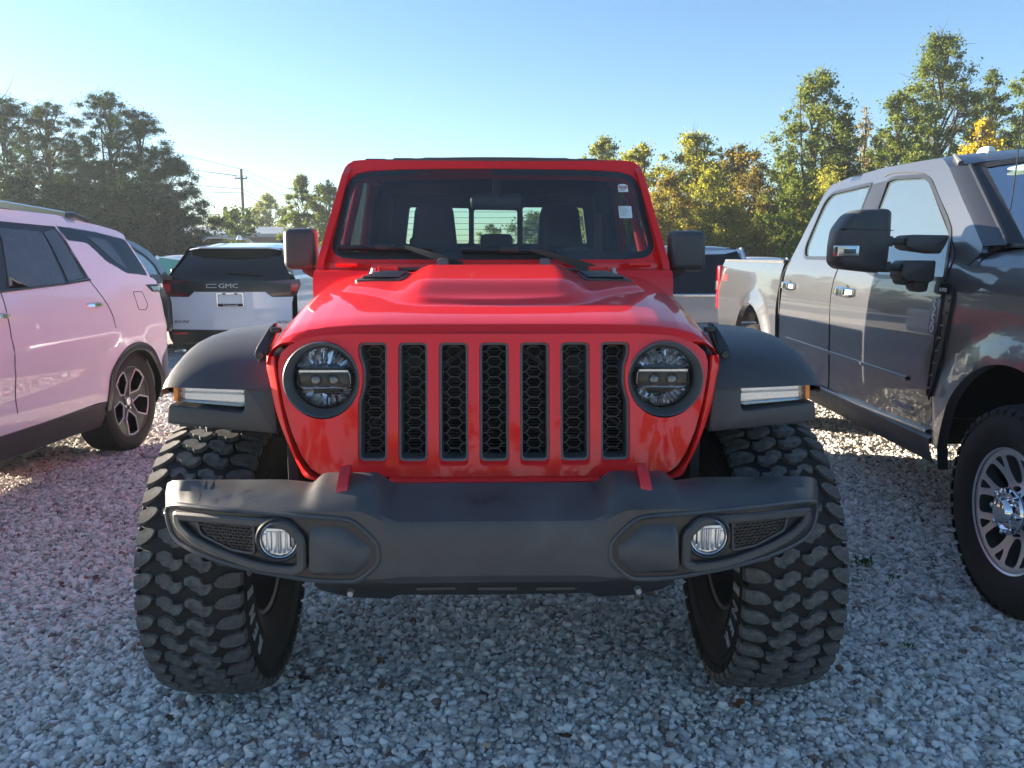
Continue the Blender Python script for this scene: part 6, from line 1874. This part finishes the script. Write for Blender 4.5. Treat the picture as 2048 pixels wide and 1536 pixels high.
# far small trees between the pines and the red truck
T('young_tree', 'small pale tree left of the utility pole above the white SUV roof', 428, 432, 30, 84, 'oak', 'light', 4500, .22, 36, .1, .9, 1, .8, 31, .2, G3)
T('young_tree', 'small pale tree just left of the utility pole', 466, 415, 26, 84, 'spire', 'light', 4500, .22, 36, .1, .9, 1, .8, 32, .3, G3)
T('young_tree', 'pale green tree just right of the utility pole', 535, 386, 44, 82, 'oak', 'light', 9000, .20, 60, .08, .9, 2, .8, 33, .3, G3)
T('young_tree', 'tall thin pale tree behind the left mirror of the red truck', 603, 346, 38, 58, 'oak', 'green', 8500, .20, 60, .1, .85, 2, .8, 34, .5, G3)
T('young_tree', 'thin pale tree against the left windshield post of the red truck', 655, 356, 38, 57, 'oak', 'green', 8500, .20, 60, .1, .85, 2, .8, 35, .5, G3)
T('bush', 'yellowish bush at the foot of the utility pole', 560, 448, 40, 78, 'bush', 'yellow', 4500, .20, 40, 0, 1, 1, .8, 36, 0, G3)
# seen through the cab of the red truck
T('young_tree', 'round tree seen through the middle rear window of the red truck', 985, 448, 30, 60, 'oak', 'green', 5000, .22, 40, .1, .9, 1, .8, 37, 0)
T('young_tree', 'taller tree seen through the right part of the red truck rear window', 1070, 424, 48, 55, 'oak', 'dark', 8000, .22, 60, .08, .9, 1, .8, 38, 0)
T('young_tree', 'dark tree seen past the right seat of the red truck', 1150, 405, 45, 50, 'oak', 'dark', 7000, .22, 50, .08, .9, 1, .8, 39, 0)
# right side
T('tree', 'thin airy tree rising just behind the roof of the red truck', 1205, 272, 62, 40, 'oak', 'light', 7000, .17, 60, .3, .75, 2, .8, 41, .6, G2)
T('tree', 'yellow green tree beside the right top corner of the red truck', 1285, 283, 62, 36, 'oak', 'yellow', 9500, .17, 66, .1, .85, 1, .8, 42, .3, G2)
T('tree', 'bright yellow green tree with a bumpy top right of the red truck', 1392, 262, 82, 35, 'oak', 'yellow', 15000, .16, 95, .08, .8, 2, .8, 43, .3, G2)
T('tree', 'rusty half bare tree between the yellow green tree and the tall spire', 1485, 285, 84, 34, 'oak', 'rust', 11000, .15, 85, .08, .8, 2, .8, 44, .8, G2)
T('tree', 'tall narrow green tree with a spire top over the grey pickup bed', 1640, 132, 100, 35, 'spire', 'green', 22000, .16, 130, .06, .75, 2, .8, 45, .5, G2)
T('tree', 'slim dark green tree close against the tall spire tree', 1690, 226, 48, 34, 'spire', 'dark', 12000, .16, 75, .06, .85, 1, .8, 46, .5, G2)
T('bare_tree', 'nearly bare twiggy tree between the two tallest right trees', 1735, 205, 40, 37, 'oak', 'rust', 1500, .14, 60, .1, .8, 2, .8, 47, 1.0, G2, 'bark_pale')
T('tree', 'tallest green tree of the right side with a high narrow crown', 1885, 56, 112, 37, 'spire', 'green', 24000, .16, 140, .05, .75, 2, .8, 48, .5, G2)
T('tree', 'wide green tree filling the gap left of the tallest right tree', 1800, 175, 66, 36, 'oak', 'green', 15000, .16, 95, .05, .8, 1, .8, 49, .4, G2)
T('tree', 'dark green tree right of the tallest tree near the picture edge', 1985, 128, 58, 38, 'oak', 'dark', 14000, .16, 90, .05, .8, 1, .8, 50, .4, G2)
T('tree', 'green tree cut by the right picture edge', 2075, 120, 70, 40, 'oak', 'green', 12000, .17, 80, .05, .8, 1, .8, 51, .4, G2)
T('tree', 'golden yellow tree above the roof of the grey pickup', 1975, 232, 60, 31, 'oak', 'gold', 10000, .15, 70, .06, .8, 1, .8, 52, .2, G2)
for i, (px, pt, hw, lm, lab) in enumerate([(1345, 345, 66, 'rust', 'rusty low shrub right beside the red truck windshield post'), (1425, 335, 78, 'yellow', 'yellow green shrub behind the silver SUV roof'), (1510, 335, 76, 'rust', 'rusty green shrub above the small white car'), (1585, 330, 74, 'green', 'mid green shrub left of the grey pickup cab'), (1660, 330, 74, 'yellow', 'yellow green shrub behind the rear edge of the grey cab'), (1745, 330, 60, 'dark', 'dark shrub right behind the roof line of the grey cab'), (1840, 300, 70, 'green', 'green shrub behind the middle of the grey cab roof'), (1460, 405, 64, 'yellow', 'low yellowish shrub just over the bed rail of the grey pickup'), (1560, 405, 64, 'yellow', 'low bright shrub at the front end of the grey pickup bed')]):
    T('shrub', lab, px, pt, hw, 29 + (i % 3) * 1.5, 'bush', lm, 10500, .135, 70, .0, .85, 1, .85, 60 + i, .25, 'shrubs along the right side of the lot')
# the wood behind reads as one mass
def wood(name, label, x0, x1, Y, hgt, n, lm, seed):
    r_ = np.random.default_rng(seed); K = int((x1 - x0) * 5)
    C = np.column_stack([r_.uniform(x0, x1, K), r_.uniform(Y, Y + 5, K), r_.uniform(0, 1, K) ** 1.0 * hgt]); Rc = r_.uniform(.5, 1.1, K)
    C[:, 2] *= .75 + .25 * np.sin(C[:, 0] * .7 + seed)
    o = part(name, leaves_mesh(name, C, Rc, n, .26 if Y > 0 else .6, LM[lm], .8, False, seed), None, None); o['kind'] = 'stuff'; o['label'] = label
wood('woodland', 'far wood behind the right hand trees', 8, 40, 46, 5.6, 42000, 'dark', 5)
wood('woodland', 'far wood behind the left pines', -40, -16, 52, 5.0, 26000, 'dark', 6)
wood('woodland', 'low far wood along the horizon behind the parked cars', -60, 30, 112, 4.2, 26000, 'dark', 12)
wood('woodland', 'tree line across the lot behind the viewer', -45, 45, -34, 8.0, 20000, 'green', 9)
# ---- utility pole with wires
PY_ = 70
pb = at(490, 500, PY_); pt_ = at(487, 338, PY_)
pole = thing('utility_pole', 'tall wooden utility pole with a small crossarm and wires', 'utility pole', (pb.x, PY_, 0))
mb = MB(); cyl(mb, (0, 0, 0), (0, 0, pt_.z), .16, .11, 12); part('pole', mb, M['wood'], pole)
zc = at(487, 357, PY_).z
mb = MB(); rbox(mb, (0, -.12, zc), (1.0, .10, .10), .01); part('crossarm', mb, M['wood'], pole)
for s in (-1, 1):
    mb = MB(); cyl(mb, (s * .46, -.12, zc + .04), (s * .46, -.12, zc + .22), .05, .03, 8); part('insulator', mb, M['galv'], pole)
for i, (yl, dz, x1, y1, Yl, lab) in enumerate([(187, 0.0, 760, 432, 44, 'topmost wire running over the tall pole'), (255, zc + .2 - pt_.z, 760, 450, 44, 'upper crossarm wire left of the pole'), (262, zc + .12 - pt_.z, 760, 462, 44, 'lower crossarm wire left of the pole'), (318, at(487, 378, PY_).z - pt_.z, 740, 470, 44, 'cable strung at the middle of the pole'), (352, at(487, 386, PY_).z - pt_.z, 720, 480, 44, 'thicker cable just under the middle cable'), (415, at(487, 428, PY_).z - pt_.z, 700, 488, 44, 'lowest cable below the others on the pole')]):
    a = at(-60, yl - 22, Yl); b = Vector((pb.x + (0, -.46, .46, 0, 0, 0)[i], PY_ - .1, pt_.z + dz)); c = at(x1, y1, 120)
    pts = [a.lerp(b, t) - Vector((0, 0, .35 * math.sin(math.pi * t))) for t in np.linspace(0, 1, 14)] + [b.lerp(c, t) - Vector((0, 0, .5 * math.sin(math.pi * t))) for t in np.linspace(0, 1, 14)][1:]
    mb = MB(); tube(mb, pts, .016 if i < 3 else .022, 5); o = part('wire', mb, M['black'], None, 60)
    tag(o, lab, 'wire', 'wires on the utility pole')
c = at(390, 500, 58); mb = MB(); cyl(mb, (c.x, 58, 0), (c.x, 58, at(390, 420, 58).z), .06, .05, 10); tag(part('thin_pole', mb, M['galv']), 'thin grey metal pole left of the utility pole', 'pole')
c = at(335, 500, 56); mb = MB(); cyl(mb, (c.x, 56, 0), (c.x, 56, at(335, 448, 56).z), .07, .07, 10); tag(part('thin_pole', mb, M['badge_white']), 'short pale pole in front of the brick building', 'pole')
# ---- low brick building
def brick_mat():
    m, nt, b = new_mat('brick_wall')
    tc = nt.nodes.new('ShaderNodeTexCoord'); br = nt.nodes.new('ShaderNodeTexBrick')
    mp2 = nt.nodes.new('ShaderNodeMapping'); mp2.inputs['Rotation'].default_value = (R(90), 0, 0)
    nt.links.new(tc.outputs['Object'], mp2.inputs[0]); nt.links.new(mp2.outputs[0], br.inputs['Vector'])
    br.inputs['Scale'].default_value = 3.0; br.inputs['Color1'].default_value = (.25, .13, .10, 1); br.inputs['Color2'].default_value = (.18, .10, .08, 1); br.inputs['Mortar'].default_value = (.3, .28, .26, 1)
    nt.links.new(br.outputs[0], b.inputs['Base Color']); b.inputs['Roughness'].default_value = .9; return m
M['brick'] = brick_mat()
BY = 66
a, b = at(300, 500, BY), at(520, 500, BY)
bld = thing('brick_building', 'low brick building with a pale metal roof behind the left pines', 'building', ((a.x + b.x) / 2, BY, 0))
w2 = (b.x - a.x) / 2 + 2; hz_ = at(400, 474, BY).z
mb = MB(); rbox(mb, (0, 5, hz_ / 2), (2 * w2, 10, hz_), 0); part('wall', mb, M['brick'], bld, 0)
mb = MB(); prism(mb, [(-.6, hz_), (10.6, hz_), (10.6, hz_ + .25), (5, hz_ + .95), (-.6, hz_ + .25)], lambda u, v, w=0: Vector((w, u, v)), -w2 - .5, w2 + .5); part('roof', mb, M['galv'], bld, 0)
for k in range(4):
    mb = MB(); rbox(mb, (-w2 + 2 + k * (2 * w2 - 4) / 3, -.02, hz_ * .5), (1.1, .08, 1.2), .02); wf = part('window', mb, M['badge_white'], bld)
    mb = MB(); rbox(mb, (-w2 + 2 + k * (2 * w2 - 4) / 3, -.055, hz_ * .5), (.95, .04, 1.05), .005); part('pane', mb, M['privacy'], wf)
# ---- weeds and fallen leaves on the gravel
def weed(px, py, n, sz, label):
    r = ray(px, py); t = -CAM_H / r.z; c = Vector((r.x * t, r.y * t, .008))
    w = thing('weed', label, 'weed', c, 0, None)
    mb = MB()
    for k in range(n):
        a = random.uniform(0, 6.283); L = random.uniform(.5, 1.2) * sz; tilt = random.uniform(.25, 1.1)
        d = Vector((math.cos(a) * math.sin(tilt), math.sin(a) * math.sin(tilt), math.cos(tilt))); s = d.cross(Vector((0, 0, 1))).normalized() * L * .13
        o = Vector((random.gauss(0, sz * .4), random.gauss(0, sz * .3), .008)); m_ = o + d * L * .55 + Vector((0, 0, .004)); e = o + d * L - Vector((0, 0, L * .12))
        mb.add([o, m_ + s, e, m_ - s], [(0, 1, 2, 3)])
    part('leaf_clump', mb, M['weedgreen'], w, 0)
M['weedgreen'] = leaf_mat('weed_green', [(.1, (.02, .06, .015)), (.5, (.05, .12, .025)), (.9, (.09, .17, .04))])
weed(1726, 1135, 42, .045, 'largest low green weed in the gravel beside the right front mud tyre'); weed(1718, 1172, 14, .03, 'small weed just below the largest one beside the right tyre'); weed(1786, 1166, 18, .035, 'small weed between the right mud tyre and the grey pickup wheel'); weed(1815, 1303, 20, .03, 'small weed nearest the viewer on the right gravel'); weed(1682, 1180, 8, .02, 'tiny sprig of weed touching the right mud tyre')
weed(335, 700, 16, .10, 'weed clump behind the left fender of the red truck')
def leaf(px, py, sz, rz, label, mat):
    r = ray(px, py); t = -(CAM_H - .025) / r.z; c = Vector((r.x * t, r.y * t, .026))
    mb = MB(); o = rpoly([(-.5, 0), (-.25, .26), (.0, .16), (.2, .34), (.5, .02), (.22, -.30), (.0, -.18), (-.22, -.28)], .05, 2)
    vs = [(x * sz, y * sz, .006 + .12 * sz * (x * x + abs(y) * .7)) for x, y in o]
    mb.add(vs + [(0, 0, .004)], [(i, (i + 1) % len(vs), len(vs)) for i in range(len(vs))]); cyl(mb, (-.5 * sz, 0, .01), (-.85 * sz, .1 * sz, .012), .0012, .0008, 5)
    o_ = part('fallen_leaf', mb, mat); o_.location = c; o_.rotation_euler = (random.uniform(-.2, .2), random.uniform(-.2, .2), rz); tag(o_, label, 'leaf', 'dry leaves lying on the gravel')
M['dryleaf'] = pbr('dry_brown_leaf', (.22, .10, .045), .7, vary=.35, vscale=40); M['dryleaf2'] = pbr('dark_dry_leaf', (.085, .045, .03), .7, vary=.35, vscale=40)
leaf(1477, 1410, .060, .6, 'curled orange brown leaf below the right front mud tyre', M['dryleaf']); leaf(1887, 1192, .055, 2.1, 'dark red brown leaf left of the grey pickup front wheel', M['dryleaf2']); leaf(765, 1375, .045, 1.1, 'round brown leaf under the middle of the red truck bumper', M['dryleaf']); leaf(608, 1358, .05, 2.8, 'dark leaf lying right of the left front mud tyre', M['dryleaf2']); leaf(160, 908, .10, .3, 'brown leaf in front of the white SUV sill', M['dryleaf2']); leaf(192, 1158, .06, 1.9, 'brown leaf on the open gravel at the left', M['dryleaf2']); leaf(1130, 1475, .05, .2, 'brown leaf at the bottom right of the middle gravel', M['dryleaf2']); leaf(340, 1440, .05, 2.2, 'small brown leaf in front of the left mud tyre', M['dryleaf2'])
# one pale tan pebble that stands out
r = ray(972, 1492); t = -(CAM_H - .028) / r.z
pbl = bpy.data.objects.new('pebble', STONES[2].data.copy()); pbl.data.materials[0] = pbr('tan_pebble', (.55, .38, .24), .7, vary=.2, vscale=60); COL.objects.link(pbl); pbl.location = (r.x * t, r.y * t, .032); pbl.scale = (.034, .03, .03); pbl.rotation_euler = (.9, .5, 1.2)
tag(pbl, 'single pale tan pebble near the bottom middle of the gravel', 'pebble')

# ---- added scattering volume, its pale veil stands in for lens glare
mb = MB(); rbox(mb, (0, 0, 7.2), (350, 350, 16.6), 0)
hm = bpy.data.materials.new('haze'); hm.use_nodes = True; nt = hm.node_tree; nt.nodes.clear()
out = nt.nodes.new('ShaderNodeOutputMaterial'); pv = nt.nodes.new('ShaderNodeVolumePrincipled')
pv.inputs['Color'].default_value = (.74, .87, 1, 1); pv.inputs['Density'].default_value = .0008; pv.inputs['Anisotropy'].default_value = .2
nt.links.new(pv.outputs[0], out.inputs['Volume'])
hz = part('haze', mb, hm, None, 0); hz['kind'] = 'stuff'; hz['label'] = 'thin pale haze over the whole lot'
